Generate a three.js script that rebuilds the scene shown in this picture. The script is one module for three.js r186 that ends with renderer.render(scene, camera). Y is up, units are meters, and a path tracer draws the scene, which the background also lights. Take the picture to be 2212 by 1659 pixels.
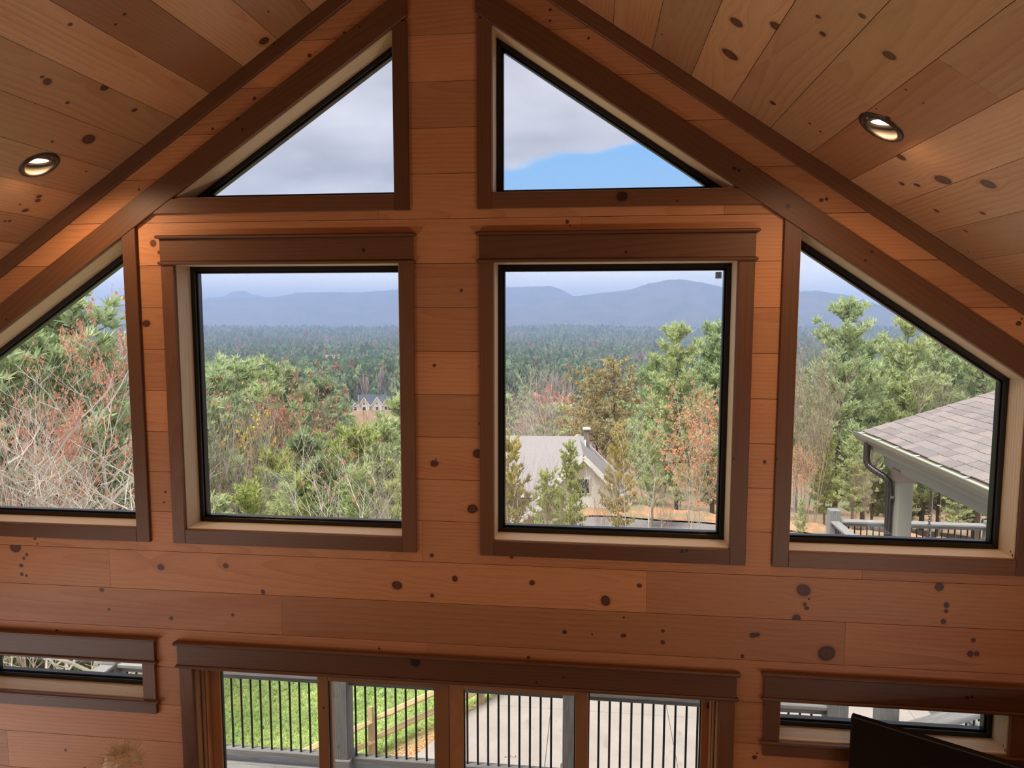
import * as THREE from 'three';
import { mergeGeometries } from 'three/addons/utils/BufferGeometryUtils.js';
import { MarchingCubes } from 'three/addons/objects/MarchingCubes.js';

// ---------------------------------------------------------------- camera, sky, sun, exposure
const scene = new THREE.Scene();
const camera = new THREE.PerspectiveCamera(56.82, 2212 / 1659, 0.05, 60000);
camera.position.set(0.796, 4.15, 3.76);
camera.rotation.order = 'YXZ';
camera.rotation.set(THREE.MathUtils.degToRad(-5.44), THREE.MathUtils.degToRad(6.48), THREE.MathUtils.degToRad(0.06));

const renderer = new THREE.WebGLRenderer({ antialias: true });
renderer.toneMapping = THREE.LinearToneMapping;
renderer.toneMappingExposure = 1.0;
renderer.shadowMap.enabled = true;

const SKY = 1.14, SUN = 6.8, LAMP = 2.15, UPLIGHT = 8.8;
const sun = new THREE.DirectionalLight(new THREE.Color().setRGB(1, 0.95, 0.87), SUN);
sun.name = 'sun';
sun.position.set(-30, 80, 6);
sun.target.position.set(0, 0, -20);
sun.castShadow = true;
sun.shadow.radius = 45;                       // thin cloud: a wide soft disc
sun.shadow.mapSize.set(2048, 2048);
Object.assign(sun.shadow.camera, { left: -80, right: 80, top: 80, bottom: -80, near: 1, far: 260 });
scene.add(sun, sun.target);
scene.fog = new THREE.FogExp2(new THREE.Color().setRGB(0.45, 0.62, 1.0), 0.00034);

// ---------------------------------------------------------------- seeded noise
function rng(seed) { let a = seed >>> 0; return () => { a = (a + 0x6D2B79F5) >>> 0; let t = a; t = Math.imul(t ^ (t >>> 15), t | 1); t ^= t + Math.imul(t ^ (t >>> 7), t | 61); return ((t ^ (t >>> 14)) >>> 0) / 4294967296; }; }
const PERM = new Uint8Array(512), GX = new Float32Array(256), GY = new Float32Array(256);
{ const r = rng(77), p = [...Array(256).keys()]; for (let i = 255; i > 0; i--) { const j = Math.floor(r() * (i + 1)); [p[i], p[j]] = [p[j], p[i]]; } for (let i = 0; i < 512; i++) PERM[i] = p[i & 255]; for (let i = 0; i < 256; i++) { const a = r() * Math.PI * 2; GX[i] = Math.cos(a); GY[i] = Math.sin(a); } }
// gradient noise, about -0.7 .. 0.7; px > 0 repeats it every px units of x
function noise(x, y, px = 256) {
  const xf = Math.floor(x), yf = Math.floor(y), fx = x - xf, fy = y - yf, x0 = ((xf % px) + px) % px & 255, x1 = (((xf + 1) % px) + px) % px & 255, y0 = yf & 255, y1 = (yf + 1) & 255;
  const u = fx * fx * fx * (fx * (fx * 6 - 15) + 10), v = fy * fy * fy * (fy * (fy * 6 - 15) + 10);
  const a = PERM[PERM[x0] + y0], b = PERM[PERM[x1] + y0], c = PERM[PERM[x0] + y1], d = PERM[PERM[x1] + y1];
  const n0 = GX[a] * fx + GY[a] * fy, n1 = GX[b] * (fx - 1) + GY[b] * fy, n2 = GX[c] * fx + GY[c] * (fy - 1), n3 = GX[d] * (fx - 1) + GY[d] * (fy - 1);
  const p = n0 + u * (n1 - n0), q = n2 + u * (n3 - n2);
  return p + v * (q - p);
}
const fbm = (x, y, o = 4) => { let s = 0, a = 1, k = 1; for (let i = 0; i < o; i++) { s += a * noise(x * k + i * 17.3, y * k - i * 9.1); a *= 0.5; k *= 2.03; } return s; };
const clamp = (x, a = 0, b = 1) => Math.min(b, Math.max(a, x)), lerp = (a, b, t) => a + (b - a) * t, smooth = (a, b, x) => { const t = clamp((x - a) / (b - a)); return t * t * (3 - 2 * t); };

// ---------------------------------------------------------------- the sky: broken grey overcast with a few blue gaps
{
  const W = 2048, H = 1024, data = new Float32Array(W * H * 4);
  for (let j = 0; j < H; j++) {
    const el = ((j + 0.5) / H - 0.5) * Math.PI, y = Math.sin(el), ch = Math.cos(el);
    for (let i = 0; i < W; i++) {
      const az = ((i + 0.5) / W - 0.5) * 2 * Math.PI, x = Math.cos(az) * ch, z = Math.sin(az) * ch, k = 1 / (Math.max(y, 0) + 0.16), cx = x * k, cz = z * k;
      const big = fbm(cx * 0.85 + 3.1, cz * 0.85 + 8.2, 5), fine = fbm(cx * 3.4 + 20.5, cz * 3.4 + 4.4, 4);
      // one of the gaps lies low ahead, where the photograph looks through it
      const bearing = Math.atan2(x, -z), gap = Math.exp(-(((bearing - 0.02) / 0.22) ** 2) - (((el - 0.168 - 0.12 * bearing) / 0.048) ** 2));
      const cover = smooth(-0.40, -0.16, big + 0.3 * fine - 2.8 * gap + 0.34);
      const shade = clamp(0.76 + 0.30 * fbm(cx * 1.5 - 7.7, cz * 2.2 + 1.3, 5) + 0.14 * fine + 0.18 * (1 - smooth(0.2, 1, cover)), 0.5, 1.1);
      const low = 1 - smooth(0.0, 0.30, y);                         // brighter, milkier air near the horizon
      const zen = 1 + 0.55 * smooth(0.25, 0.95, y);                 // an overcast sky is brighter overhead
      const c = [shade * 0.745, shade * 0.735, shade * 0.785], b = [lerp(0.17, 0.33, low), lerp(0.46, 0.62, low), 0.86];
      const m = [0.86, 0.84, 0.80], q = 0.88 * (1 - smooth(0.02, 0.15, y));
      const o = (j * W + i) * 4;
      for (let n = 0; n < 3; n++) data[o + n] = SKY * lerp(lerp(b[n], c[n], cover), m[n], q) * zen * (1 + 1.35 * (1 - smooth(0.02, 0.17, y)));
      data[o + 3] = 1;
    }
  }
  const t = new THREE.DataTexture(data, W, H, THREE.RGBAFormat, THREE.FloatType);
  t.mapping = THREE.EquirectangularReflectionMapping; t.magFilter = t.minFilter = THREE.LinearFilter; t.needsUpdate = true;
  scene.background = t;
}

// ---------------------------------------------------------------- object helpers
const taken = new Map();
const numbered = (name) => { const n = taken.get(name) ?? 0; taken.set(name, n + 1); return n ? `${name}_${String(n).padStart(3, '0')}` : name; };
function thing(name, label, category, [x, y, z] = [0, 0, 0], turn = 0, group) {
  const o = new THREE.Group(); o.name = numbered(name); scene.add(o); o.position.set(x, y, z); o.rotation.y = turn;
  o.userData = { label, category }; if (group) o.userData.group = group;
  return o;
}
function struct(name, label) { const o = new THREE.Group(); o.name = name; o.userData = { kind: 'structure' }; if (label) o.userData.label = label; scene.add(o); return o; }
function part(name, geometry, material, parent, label) {
  const m = new THREE.Mesh(Array.isArray(geometry) ? mergeGeometries(geometry) : geometry, material);
  m.name = name; m.castShadow = m.receiveShadow = true; if (label) m.userData.label = label;
  parent.add(m); return m;
}
function lone(name, geometry, material, label, category, group) { const m = part(numbered(name), geometry, material, scene); m.userData = { label, category }; if (group) m.userData.group = group; return m; }
function copyOf(o, label) { const c = o.clone(); c.name = numbered(o.name.replace(/_\d{3}$/, '')); c.userData = { ...o.userData }; if (label) c.userData.label = label; scene.add(c); return c; }

// ---------------------------------------------------------------- geometry helpers
class Tris {                                        // loose triangles with flat or given normals
  constructor() { this.p = []; this.n = []; this.u = []; this.c = null; }
  tri(a, b, c, ua = [0, 0], ub = [0, 0], uc = [0, 0]) {
    const ux = b[0] - a[0], uy = b[1] - a[1], uz = b[2] - a[2], vx = c[0] - a[0], vy = c[1] - a[1], vz = c[2] - a[2];
    let nx = uy * vz - uz * vy, ny = uz * vx - ux * vz, nz = ux * vy - uy * vx; const l = Math.hypot(nx, ny, nz) || 1; nx /= l; ny /= l; nz /= l;
    this.p.push(a[0], a[1], a[2], b[0], b[1], b[2], c[0], c[1], c[2]); for (let i = 0; i < 3; i++) this.n.push(nx, ny, nz);
    this.u.push(ua[0], ua[1], ub[0], ub[1], uc[0], uc[1]);
  }
  quad(a, b, c, d, ua, ub, uc, ud) { this.tri(a, b, c, ua, ub, uc); this.tri(a, c, d, ua, uc, ud); }
  geo() {
    const g = new THREE.BufferGeometry();
    g.setAttribute('position', new THREE.Float32BufferAttribute(this.p, 3)); g.setAttribute('normal', new THREE.Float32BufferAttribute(this.n, 3)); g.setAttribute('uv', new THREE.Float32BufferAttribute(this.u, 2));
    return g;
  }
}
const areaOf = (p) => { let s = 0; for (let i = 0; i < p.length; i++) { const a = p[i], b = p[(i + 1) % p.length]; s += a[0] * b[1] - b[0] * a[1]; } return s / 2; };
function cut(poly, a, b, c) {                       // keeps a x + b y <= c
  const out = [];
  for (let i = 0; i < poly.length; i++) {
    const p = poly[i], q = poly[(i + 1) % poly.length], dp = a * p[0] + b * p[1] - c, dq = a * q[0] + b * q[1] - c;
    if (dp <= 1e-9) out.push(p);
    if ((dp < -1e-9 && dq > 1e-9) || (dp > 1e-9 && dq < -1e-9)) { const t = dp / (dp - dq); out.push([p[0] + t * (q[0] - p[0]), p[1] + t * (q[1] - p[1])]); }
  }
  return out;
}
function minus(polys, hole) {                       // convex pieces left of convex polygons after a convex hole (anticlockwise)
  const res = [];
  for (let rem of polys) {
    for (let i = 0; i < hole.length && rem.length > 2; i++) {
      const p = hole[i], q = hole[(i + 1) % hole.length], a = q[1] - p[1], b = p[0] - q[0], c = a * p[0] + b * p[1];   // outside: a x + b y >= c
      const out = cut(rem, -a, -b, -c); if (out.length > 2 && areaOf(out) > 2e-5) res.push(out);
      rem = cut(rem, a, b, c);
      if (rem.length > 2 && areaOf(rem) < 2e-5) rem = [];
    }
  }
  return res;
}
const touching = (A, B) => {                        // share a stretch of edge
  for (let i = 0; i < A.length; i++) for (let k = 1; k < 6; k++) {
    const p = A[i], q = A[(i + 1) % A.length], x = p[0] + (q[0] - p[0]) * k / 6, y = p[1] + (q[1] - p[1]) * k / 6;
    let inside = true;
    for (let j = 0; j < B.length && inside; j++) { const r = B[j], s = B[(j + 1) % B.length]; if ((s[0] - r[0]) * (y - r[1]) - (s[1] - r[1]) * (x - r[0]) < -1e-6) inside = false; }
    if (inside) return true;
  }
  return false;
};
function islands(polys) {
  const id = polys.map((_, i) => i), find = (i) => (id[i] === i ? i : (id[i] = find(id[i])));
  for (let i = 0; i < polys.length; i++) for (let j = i + 1; j < polys.length; j++) if (find(i) !== find(j) && (touching(polys[i], polys[j]) || touching(polys[j], polys[i]))) id[find(i)] = find(j);
  const m = new Map(); polys.forEach((p, i) => { const k = find(i); if (!m.has(k)) m.set(k, []); m.get(k).push(p); });
  return [...m.values()];
}
function inset(poly, d) {                           // convex, anticlockwise; d < 0 grows it
  const L = poly.map((p, i) => { const q = poly[(i + 1) % poly.length], l = Math.hypot(q[0] - p[0], q[1] - p[1]), nx = -(q[1] - p[1]) / l, ny = (q[0] - p[0]) / l; return [nx, ny, nx * p[0] + ny * p[1] + d]; });
  return poly.map((_, i) => { const [a, b, c] = L[(i + poly.length - 1) % poly.length], [e, f, g] = L[i], det = a * f - b * e; return [(c * f - b * g) / det, (a * g - c * e) / det]; });
}
const rect = (x0, x1, y0, y1) => [[x0, y0], [x1, y0], [x1, y1], [x0, y1]];
// prisms on convex polygons: front face at zf (edges eased by c), sides down to zb
function prism(polys, zb, zf, uv = (x, y) => [x, y], c = 0, back = false) {
  const T = new Tris();
  for (const P of polys) {
    const F = c ? inset(P, c) : P, n = P.length;
    for (let i = 1; i + 1 < n; i++) T.tri([...F[0], zf], [...F[i], zf], [...F[i + 1], zf], uv(...F[0], 0), uv(...F[i], 0), uv(...F[i + 1], 0));
    if (back) for (let i = 1; i + 1 < n; i++) T.tri([...P[0], zb], [...P[i + 1], zb], [...P[i], zb], uv(...P[0], 0), uv(...P[i + 1], 0), uv(...P[i], 0));
    for (let i = 0; i < n; i++) {
      const j = (i + 1) % n, h = zf - c;
      if (c) T.quad([...P[i], h], [...P[j], h], [...F[j], zf], [...F[i], zf], uv(...P[i], 0), uv(...P[j], 0), uv(...F[j], 0), uv(...F[i], 0));
      T.quad([...P[i], zb], [...P[j], zb], [...P[j], h], [...P[i], h], uv(...P[i], h - zb), uv(...P[j], h - zb), uv(...P[j], 0), uv(...P[i], 0));
    }
  }
  return T.geo();
}
// a box with eased edges and uv in metres along its longest side
function box(x0, x1, y0, y1, z0, z1, c = 0.003, uvOf = null) {
  const w = x1 - x0, h = y1 - y0, d = z1 - z0; c = Math.min(c, w / 3, h / 3, d / 3);
  const T = new Tris(), X = [x0, x1], Y = [y0, y1], Z = [z0, z1], V = (i, j, k, ax) => [X[i] + (ax === 0 ? 0 : i ? -c : c), Y[j] + (ax === 1 ? 0 : j ? -c : c), Z[k] + (ax === 2 ? 0 : k ? -c : c)];
  const long = w >= h && w >= d ? 0 : h >= d ? 1 : 2, f = uvOf ?? ((p) => (long === 0 ? [p[0], p[1] + p[2]] : long === 1 ? [p[1], p[0] + p[2]] : [p[2], p[0] + p[1]]));
  const q = (a, b, e, g) => T.quad(a, b, e, g, f(a), f(b), f(e), f(g)), t = (a, b, e) => T.tri(a, b, e, f(a), f(b), f(e));
  q(V(0, 0, 1, 2), V(1, 0, 1, 2), V(1, 1, 1, 2), V(0, 1, 1, 2)); q(V(1, 0, 0, 2), V(0, 0, 0, 2), V(0, 1, 0, 2), V(1, 1, 0, 2));
  q(V(1, 0, 1, 0), V(1, 0, 0, 0), V(1, 1, 0, 0), V(1, 1, 1, 0)); q(V(0, 0, 0, 0), V(0, 0, 1, 0), V(0, 1, 1, 0), V(0, 1, 0, 0));
  q(V(0, 1, 1, 1), V(1, 1, 1, 1), V(1, 1, 0, 1), V(0, 1, 0, 1)); q(V(0, 0, 0, 1), V(1, 0, 0, 1), V(1, 0, 1, 1), V(0, 0, 1, 1));
  if (c > 0) {
    for (const s of [0, 1]) for (const r of [0, 1]) {
      const e1 = [V(0, s, r, 1), V(1, s, r, 1), V(1, s, r, 2), V(0, s, r, 2)]; (s === r) ? q(e1[3], e1[2], e1[1], e1[0]) : q(...e1);
      const e2 = [V(s, 0, r, 2), V(s, 1, r, 2), V(s, 1, r, 0), V(s, 0, r, 0)]; (s === r) ? q(e2[3], e2[2], e2[1], e2[0]) : q(...e2);
      const e3 = [V(s, r, 0, 0), V(s, r, 1, 0), V(s, r, 1, 1), V(s, r, 0, 1)]; (s === r) ? q(e3[3], e3[2], e3[1], e3[0]) : q(...e3);
    }
    for (const i of [0, 1]) for (const j of [0, 1]) for (const k of [0, 1]) { const a = V(i, j, k, 0), b = V(i, j, k, 1), e = V(i, j, k, 2); (i + j + k) % 2 ? t(a, b, e) : t(a, e, b); }
  }
  return T.geo();
}
const moved = (g, x, y, z, ry = 0, rx = 0, rz = 0) => { g.applyMatrix4(new THREE.Matrix4().compose(new THREE.Vector3(x, y, z), new THREE.Quaternion().setFromEuler(new THREE.Euler(rx, ry, rz, 'YXZ')), new THREE.Vector3(1, 1, 1))); return g; };
const V3 = (x, y, z) => new THREE.Vector3(x, y, z);
function bar(a, b, w, h, c = 0.003) {               // a squared bar from a to b, h measured towards up
  const A = V3(...a), B = V3(...b), d = B.clone().sub(A), L = d.length(), g = box(-w / 2, w / 2, -h / 2, h / 2, 0, L, c);
  const z = d.normalize(), x = new THREE.Vector3().crossVectors(Math.abs(z.y) > 0.99 ? V3(0, 0, 1) : V3(0, 1, 0), z).normalize(), y = new THREE.Vector3().crossVectors(z, x);
  g.applyMatrix4(new THREE.Matrix4().makeBasis(x, y, z).setPosition(A)); return g;
}
function tube(points, radii, sides = 8, closed = false) {
  const P = points.map((p) => V3(...p)), T = new Tris(), rings = [], dirs = P.map((p, i) => P[Math.min(i + 1, P.length - 1)].clone().sub(P[Math.max(i - 1, 0)]).normalize());
  let u = new THREE.Vector3().crossVectors(dirs[0], Math.abs(dirs[0].y) > 0.9 ? V3(1, 0, 0) : V3(0, 1, 0)).normalize();
  for (let i = 0; i < P.length; i++) {
    u.sub(dirs[i].clone().multiplyScalar(u.dot(dirs[i]))).normalize(); const v = new THREE.Vector3().crossVectors(dirs[i], u), r = Array.isArray(radii) ? radii[i] : radii, ring = [];
    for (let k = 0; k < sides; k++) { const a = k / sides * Math.PI * 2; ring.push(P[i].clone().addScaledVector(u, Math.cos(a) * r).addScaledVector(v, Math.sin(a) * r).toArray()); }
    rings.push(ring);
  }
  let s = 0;
  for (let i = 0; i + 1 < P.length; i++) {
    const L = P[i].distanceTo(P[i + 1]);
    for (let k = 0; k < sides; k++) { const j = (k + 1) % sides; T.quad(rings[i][k], rings[i][j], rings[i + 1][j], rings[i + 1][k], [s, k / sides], [s, (k + 1) / sides], [s + L, (k + 1) / sides], [s + L, k / sides]); }
    s += L;
  }
  if (closed) for (let k = 1; k + 1 < sides; k++) { T.tri(rings[0][0], rings[0][k + 1], rings[0][k]); const e = rings[rings.length - 1]; T.tri(e[0], e[k], e[k + 1]); }
  const g = T.geo();
  if (sides > 5) {                                  // round the shading
    const n = g.attributes.normal, p = g.attributes.position, acc = new Map(), key = (i) => [p.getX(i), p.getY(i), p.getZ(i)].map((q) => Math.round(q * 1e4)).join();
    const N = P.length * sides * 6; for (let i = 0; i < p.count && i < (P.length - 1) * sides * 6; i++) { const k = key(i), s3 = acc.get(k) ?? [0, 0, 0]; s3[0] += n.getX(i); s3[1] += n.getY(i); s3[2] += n.getZ(i); acc.set(k, s3); }
    for (let i = 0; i < p.count && i < (P.length - 1) * sides * 6; i++) { const s3 = acc.get(key(i)), l = Math.hypot(...s3) || 1; n.setXYZ(i, s3[0] / l, s3[1] / l, s3[2] / l); }
  }
  return g;
}
const lathe = (pts, seg = 32) => new THREE.LatheGeometry(pts.map(([x, y]) => new THREE.Vector2(x, y)), seg);
// ---------------------------------------------------------------- pine boards: an atlas of eight boards, each 4 m by 0.2345 m
const BOARD = 0.2343, ROWS = 8, RUN = 4;
function woodAtlas(seed, knotty, given = {}) {
  const W = 2048, H = 2048, hr = H / ROWS, data = new Uint8Array(W * H * 4), r = rng(seed);
  for (let row = 0; row < ROWS; row++) {
    const tone = 0.85 + 0.20 * r(), red = r(), tc = -0.16 + 0.55 * r(), sc = r() * RUN, rings = 30 + 22 * r(), long = 0.03 + 0.05 * r(), heart = r() < 0.5 ? 0.25 + 0.6 * r() : 0.1, off = row * 37.7 + seed;
    const knots = given[row] ? [...given[row]] : [];
    if (!given[row]) { const n = Math.floor(knotty * (0.5 + r())); for (let i = 0; i < n; i++) { const big = r(); knots.push([r() * RUN, 0.02 + r() * (BOARD - 0.04), big > 0.8 ? 0.013 + 0.012 * r() : 0.004 + 0.007 * r()]); if (r() < 0.35) knots.push([knots[knots.length - 1][0] + 0.03 * r(), r() * BOARD, 0.003 + 0.004 * r()]); } }
    const shift = new Float32Array(W * hr), mark = new Float32Array(W * hr).fill(9), kk = new Float32Array(W * hr);
    for (const [ks, kt, kr] of knots) {
      const slant = 0.8 + 0.5 * r(), turn = (r() - 0.5) * 0.9, reach = kr * 7, i0 = Math.floor((ks - reach * 1.6) * W / RUN), i1 = Math.ceil((ks + reach * 1.6) * W / RUN), j0 = Math.max(0, Math.floor((kt - reach) / BOARD * hr)), j1 = Math.min(hr - 1, Math.ceil((kt + reach) / BOARD * hr));
      for (let j = j0; j <= j1; j++) for (let i = i0; i <= i1; i++) {
        const ds = i * RUN / W - ks, dt = (j + 0.5) / hr * BOARD - kt, o = j * W + (((i % W) + W) % W), d = Math.hypot((ds * Math.cos(turn) + dt * Math.sin(turn)) / (kr * slant), (dt * Math.cos(turn) - ds * Math.sin(turn)) / kr);
        shift[o] += dt * 0.9 * Math.exp(-((ds / (kr * 3.2)) ** 2) - ((dt / (kr * 2.4)) ** 2));
        if (d < mark[o]) { mark[o] = d; kk[o] = kr; }
      }
    }
    for (let j = 0; j < hr; j++) for (let i = 0; i < W; i++) {
      const s = i * RUN / W, o = j * W + i, t0 = (j + 0.5) / hr * BOARD, t = t0 - shift[o];
      let ds = s - sc; if (ds > RUN / 2) ds -= RUN; if (ds < -RUN / 2) ds += RUN;
      const w1 = noise(s * 1.0, t * 6 + off, 4), w2 = noise(s * 3.0 + 5, t * 22 + off, 12), fib = noise(s * 7, t * 330 + off, 28), pore = noise(s * 26, t * 620 + off, 104), broad = noise(s * 0.75 + 2, t * 8 - off, 3);
      const ph = rings * Math.sqrt((t - tc) ** 2 + (long * ds) ** 2 + 0.0006) + 0.75 * w1 + 0.22 * w2;
      const tri = ph - Math.floor(ph), late = Math.pow(tri, 2.2) * (1 - smooth(0.93, 1, tri));
      const h = heart * smooth(-0.05, 0.3, broad);
      const k = clamp(0.10 + 0.46 * late * (0.65 + 0.9 * w1) + 0.26 * fib + 0.20 * pore + 0.22 * h, 0, 1);
      let R = lerp(212, 168, k), G = lerp(160, 112, k), B = lerp(105, 62, k);
      R = lerp(R, R * 0.95, red); G = lerp(G, G * 0.90, red * 0.6 + h * 0.5); B = lerp(B, B * 0.86, red * 0.6 + h * 0.5);
      const d = mark[o];
      if (d < 3) {
        const halo = Math.exp(-((Math.max(0, d - 1)) ** 2) * 3.5) * 0.35, e = 1 - smooth(0.88, 1.1, d), ring = 0.5 + 0.5 * Math.sin(d * 11 + w2 * 6), edge = Math.exp(-(((d - 0.97) / 0.16) ** 2));
        R = lerp(R, R * 0.80, halo); G = lerp(G, G * 0.70, halo); B = lerp(B, B * 0.64, halo);
        const small = kk[o] < 0.008 ? 0.72 : 1;
        R = lerp(R, lerp(104, 80, ring) * small, e * 0.95); G = lerp(G, lerp(58, 42, ring) * small, e * 0.95); B = lerp(B, lerp(38, 27, ring) * small, e * 0.95);
        R = lerp(R, 58, edge * 0.75); G = lerp(G, 30, edge * 0.75); B = lerp(B, 18, edge * 0.75);
      }
      const q = ((row * hr + j) * W + i) * 4; data[q] = clamp(R * tone, 0, 255); data[q + 1] = clamp(G * tone, 0, 255); data[q + 2] = clamp(B * tone, 0, 255); data[q + 3] = 255;
    }
  }
  const t = new THREE.DataTexture(data, W, H, THREE.RGBAFormat); t.colorSpace = THREE.SRGBColorSpace; t.wrapS = t.wrapT = THREE.RepeatWrapping; t.magFilter = THREE.LinearFilter; t.minFilter = THREE.LinearMipmapLinearFilter; t.needsUpdate = true;
  return t;
}
// boards with knots where the photograph shows them: row -> [left end of the board, its lower edge, knots as x, y, radius]
const FEATURE = {
  0: [-3.6, 2.5557, [[-2.61, 2.777, 0.029], [-2.54, 2.734, 0.008], [-2.56, 2.711, 0.008], [-2.58, 2.667, 0.01], [-2.58, 2.613, 0.01], [-2.55, 2.606, 0.008]]],
  1: [-2.01, 2.5557, [[-1.69, 2.693, 0.016], [-1.29, 2.718, 0.013], [-1.07, 2.574, 0.013], [-0.28, 2.648, 0.021], [0.05, 2.7, 0.016], [-0.08, 2.598, 0.01], [0.48, 2.696, 0.013], [0.88, 2.614, 0.026], [1.06, 2.706, 0.01]]],
  2: [1.1, 2.5557, [[1.91, 2.719, 0.028], [1.94, 2.673, 0.005], [1.92, 2.644, 0.009], [1.93, 2.624, 0.009], [1.88, 2.566, 0.019], [2.62, 2.673, 0.014], [2.62, 2.641, 0.009], [2.61, 2.586, 0.012], [2.58, 2.767, 0.02]]],
  3: [-3.6, 2.3214, [[-2.07, 2.537, 0.01], [-2.03, 2.422, 0.007], [-1.64, 2.388, 0.01], [-1.26, 2.427, 0.008]]],
  4: [-0.96, 2.3214, [[0.66, 2.425, 0.01], [0.81, 2.42, 0.005], [0.98, 2.523, 0.005], [0.98, 2.422, 0.01], [1.19, 2.459, 0.008], [1.19, 2.396, 0.01], [1.66, 2.46, 0.013], [1.68, 2.464, 0.011], [1.61, 2.342, 0.01], [2.04, 2.382, 0.036]]],
  5: [2.13, 2.3214, [[2.76, 2.492, 0.01], [2.75, 2.419, 0.015], [2.78, 2.421, 0.012]]],
  6: [-0.4, 3.2586, [[-0.06, 3.347, 0.016], [0.18, 3.407, 0.021], [-0.05, 3.372, 0.004]]],
  7: [-0.4, 3.0243, [[0.15, 3.1, 0.022], [0.172, 3.096, 0.008]]],
};
const atlasA = woodAtlas(11, 0, Object.fromEntries(Object.entries(FEATURE).map(([k, [x, y, n]]) => [k, n.map(([a, b, c]) => [a - x + 0.05, b - y, c])])));
const atlasB = woodAtlas(23, 6), atlasC = woodAtlas(41, 3);
// ceiling boards with knots where the photograph shows them: slope and board -> [row, start, knots as x, z, radius]
const CEILING_KNOTS = { 'R-3': [0, 0, [[1.34, 0.78, 0.026], [1.37, 0.49, 0.036], [1.455, 0.93, 0.024]]], 'R-2': [1, 0, [[1.58, 1.07, 0.011], [1.63, 1.3, 0.012], [1.6, 0.3, 0.014], [1.54, 1.15, 0.008]]], R1: [2, 0, [[2.06, 0.57, 0.02], [2.21, 0.61, 0.028], [2.16, 0.34, 0.011], [2.19, 0.42, 0.012]]], R2: [3, 0, [[2.29, 0.8, 0.025], [2.33, 0.3, 0.012], [2.4, 0.55, 0.01]]], 'R-1': [4, 0.806, [[1.76, 1.19, 0.022]]], 'L-1': [5, 0, [[1.73, 0.36, 0.028], [1.8, 0.52, 0.006]]], 'L-2': [6, 0, [[1.55, 0.84, 0.016], [1.54, 0.88, 0.008], [1.47, 0.58, 0.02], [1.51, 0.31, 0.013], [1.6, 0.66, 0.008]]], L1: [7, 0, [[2.11, 0.25, 0.012], [2.135, 0.23, 0.012], [2.21, 0.23, 0.014], [2.18, 0.3, 0.006]]] };
const atlasD = woodAtlas(67, 0, Object.fromEntries(Object.entries(CEILING_KNOTS).map(([key, [row, z0, n]]) => { const lo = (2.046 + (Number(key.slice(1)) - 1) * 0.19445) / 0.82886; return [row, n.map(([x, z, r]) => [z - z0 + 0.05, clamp(x / 0.82886 - lo, 0.01, 0.225), r])]; })));
const wood = (map, r, g, b, rough = 0.5) => new THREE.MeshStandardMaterial({ map, color: new THREE.Color().setRGB(r, g, b), roughness: rough });
const M = {
  pineA: wood(atlasA, 0.98, 0.86, 0.94), pineB: wood(atlasB, 0.98, 0.86, 0.94),
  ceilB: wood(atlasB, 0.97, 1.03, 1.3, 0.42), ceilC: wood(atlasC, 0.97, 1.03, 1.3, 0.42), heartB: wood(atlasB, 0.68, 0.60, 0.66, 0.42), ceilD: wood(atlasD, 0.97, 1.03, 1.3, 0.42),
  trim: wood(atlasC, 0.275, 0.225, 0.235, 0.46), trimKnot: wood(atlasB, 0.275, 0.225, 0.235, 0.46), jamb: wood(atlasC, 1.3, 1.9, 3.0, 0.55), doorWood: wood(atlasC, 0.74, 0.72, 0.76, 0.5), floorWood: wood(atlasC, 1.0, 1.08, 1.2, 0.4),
  black: new THREE.MeshStandardMaterial({ color: 0x0b0b0c, roughness: 0.32 }), gasket: new THREE.MeshStandardMaterial({ color: 0x18191a, roughness: 0.6 }),
  glass: new THREE.MeshPhysicalMaterial({ color: 0xffffff, transmission: 1, thickness: 0, roughness: 0, ior: 1.45 }),
  core: new THREE.MeshStandardMaterial({ color: 0x8d7a64, roughness: 0.9 }), drywall: new THREE.MeshStandardMaterial({ color: 0x9a7350, roughness: 0.8 }),
};
// uv of a board: along, across from its lower edge, atlas row
const boardUv = (ox, oy, row, dx = 1, dy = 0, start = 0.05) => (x, y, deep = 0) => { const a = (x - ox) * dx + (y - oy) * dy, c = -(x - ox) * dy + (y - oy) * dx + deep; return [(a + start) / RUN, (row + clamp(c / BOARD, 0.012, 0.988)) / ROWS]; };
const pick = rng(5);

// ---------------------------------------------------------------- the openings in the gable wall (inner edges of their casings)
const RAKE = 0.675, CEIL = 6.2, RAKE_LOW = 5.815, RAKE_HIGH = 5.965;
const OPEN = {
  upperL: [[-1.516, 4.792], [-0.258, 4.792], [-0.258, RAKE_LOW - RAKE * 0.258]],
  upperR: [[0.262, 4.792], [1.516, 4.792], [0.262, RAKE_LOW - RAKE * 0.262]],
  sideL: [[-2.93, 2.928], [-1.818, 2.928], [-1.818, RAKE_LOW - RAKE * 1.818], [-2.93, RAKE_LOW - RAKE * 2.93]],
  mainL: rect(-1.519, -0.241, 2.928, 4.437), mainR: rect(0.27, 1.527, 2.928, 4.437),
  sideR: [[1.824, 2.928], [2.93, 2.928], [2.93, RAKE_LOW - RAKE * 2.93], [1.824, RAKE_LOW - RAKE * 1.824]],
  lowL: rect(-2.96, -1.826, 1.885, 2.118), lowR: rect(1.812, 2.96, 1.885, 2.118),
  door: rect(-1.513, 1.498, 0, 2.1),
};
const HALF = 3.5, DEPTH = 9.2, EAVE = CEIL - RAKE * HALF;
const holes = Object.values(OPEN).map((p) => inset(p, -0.012));

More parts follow.
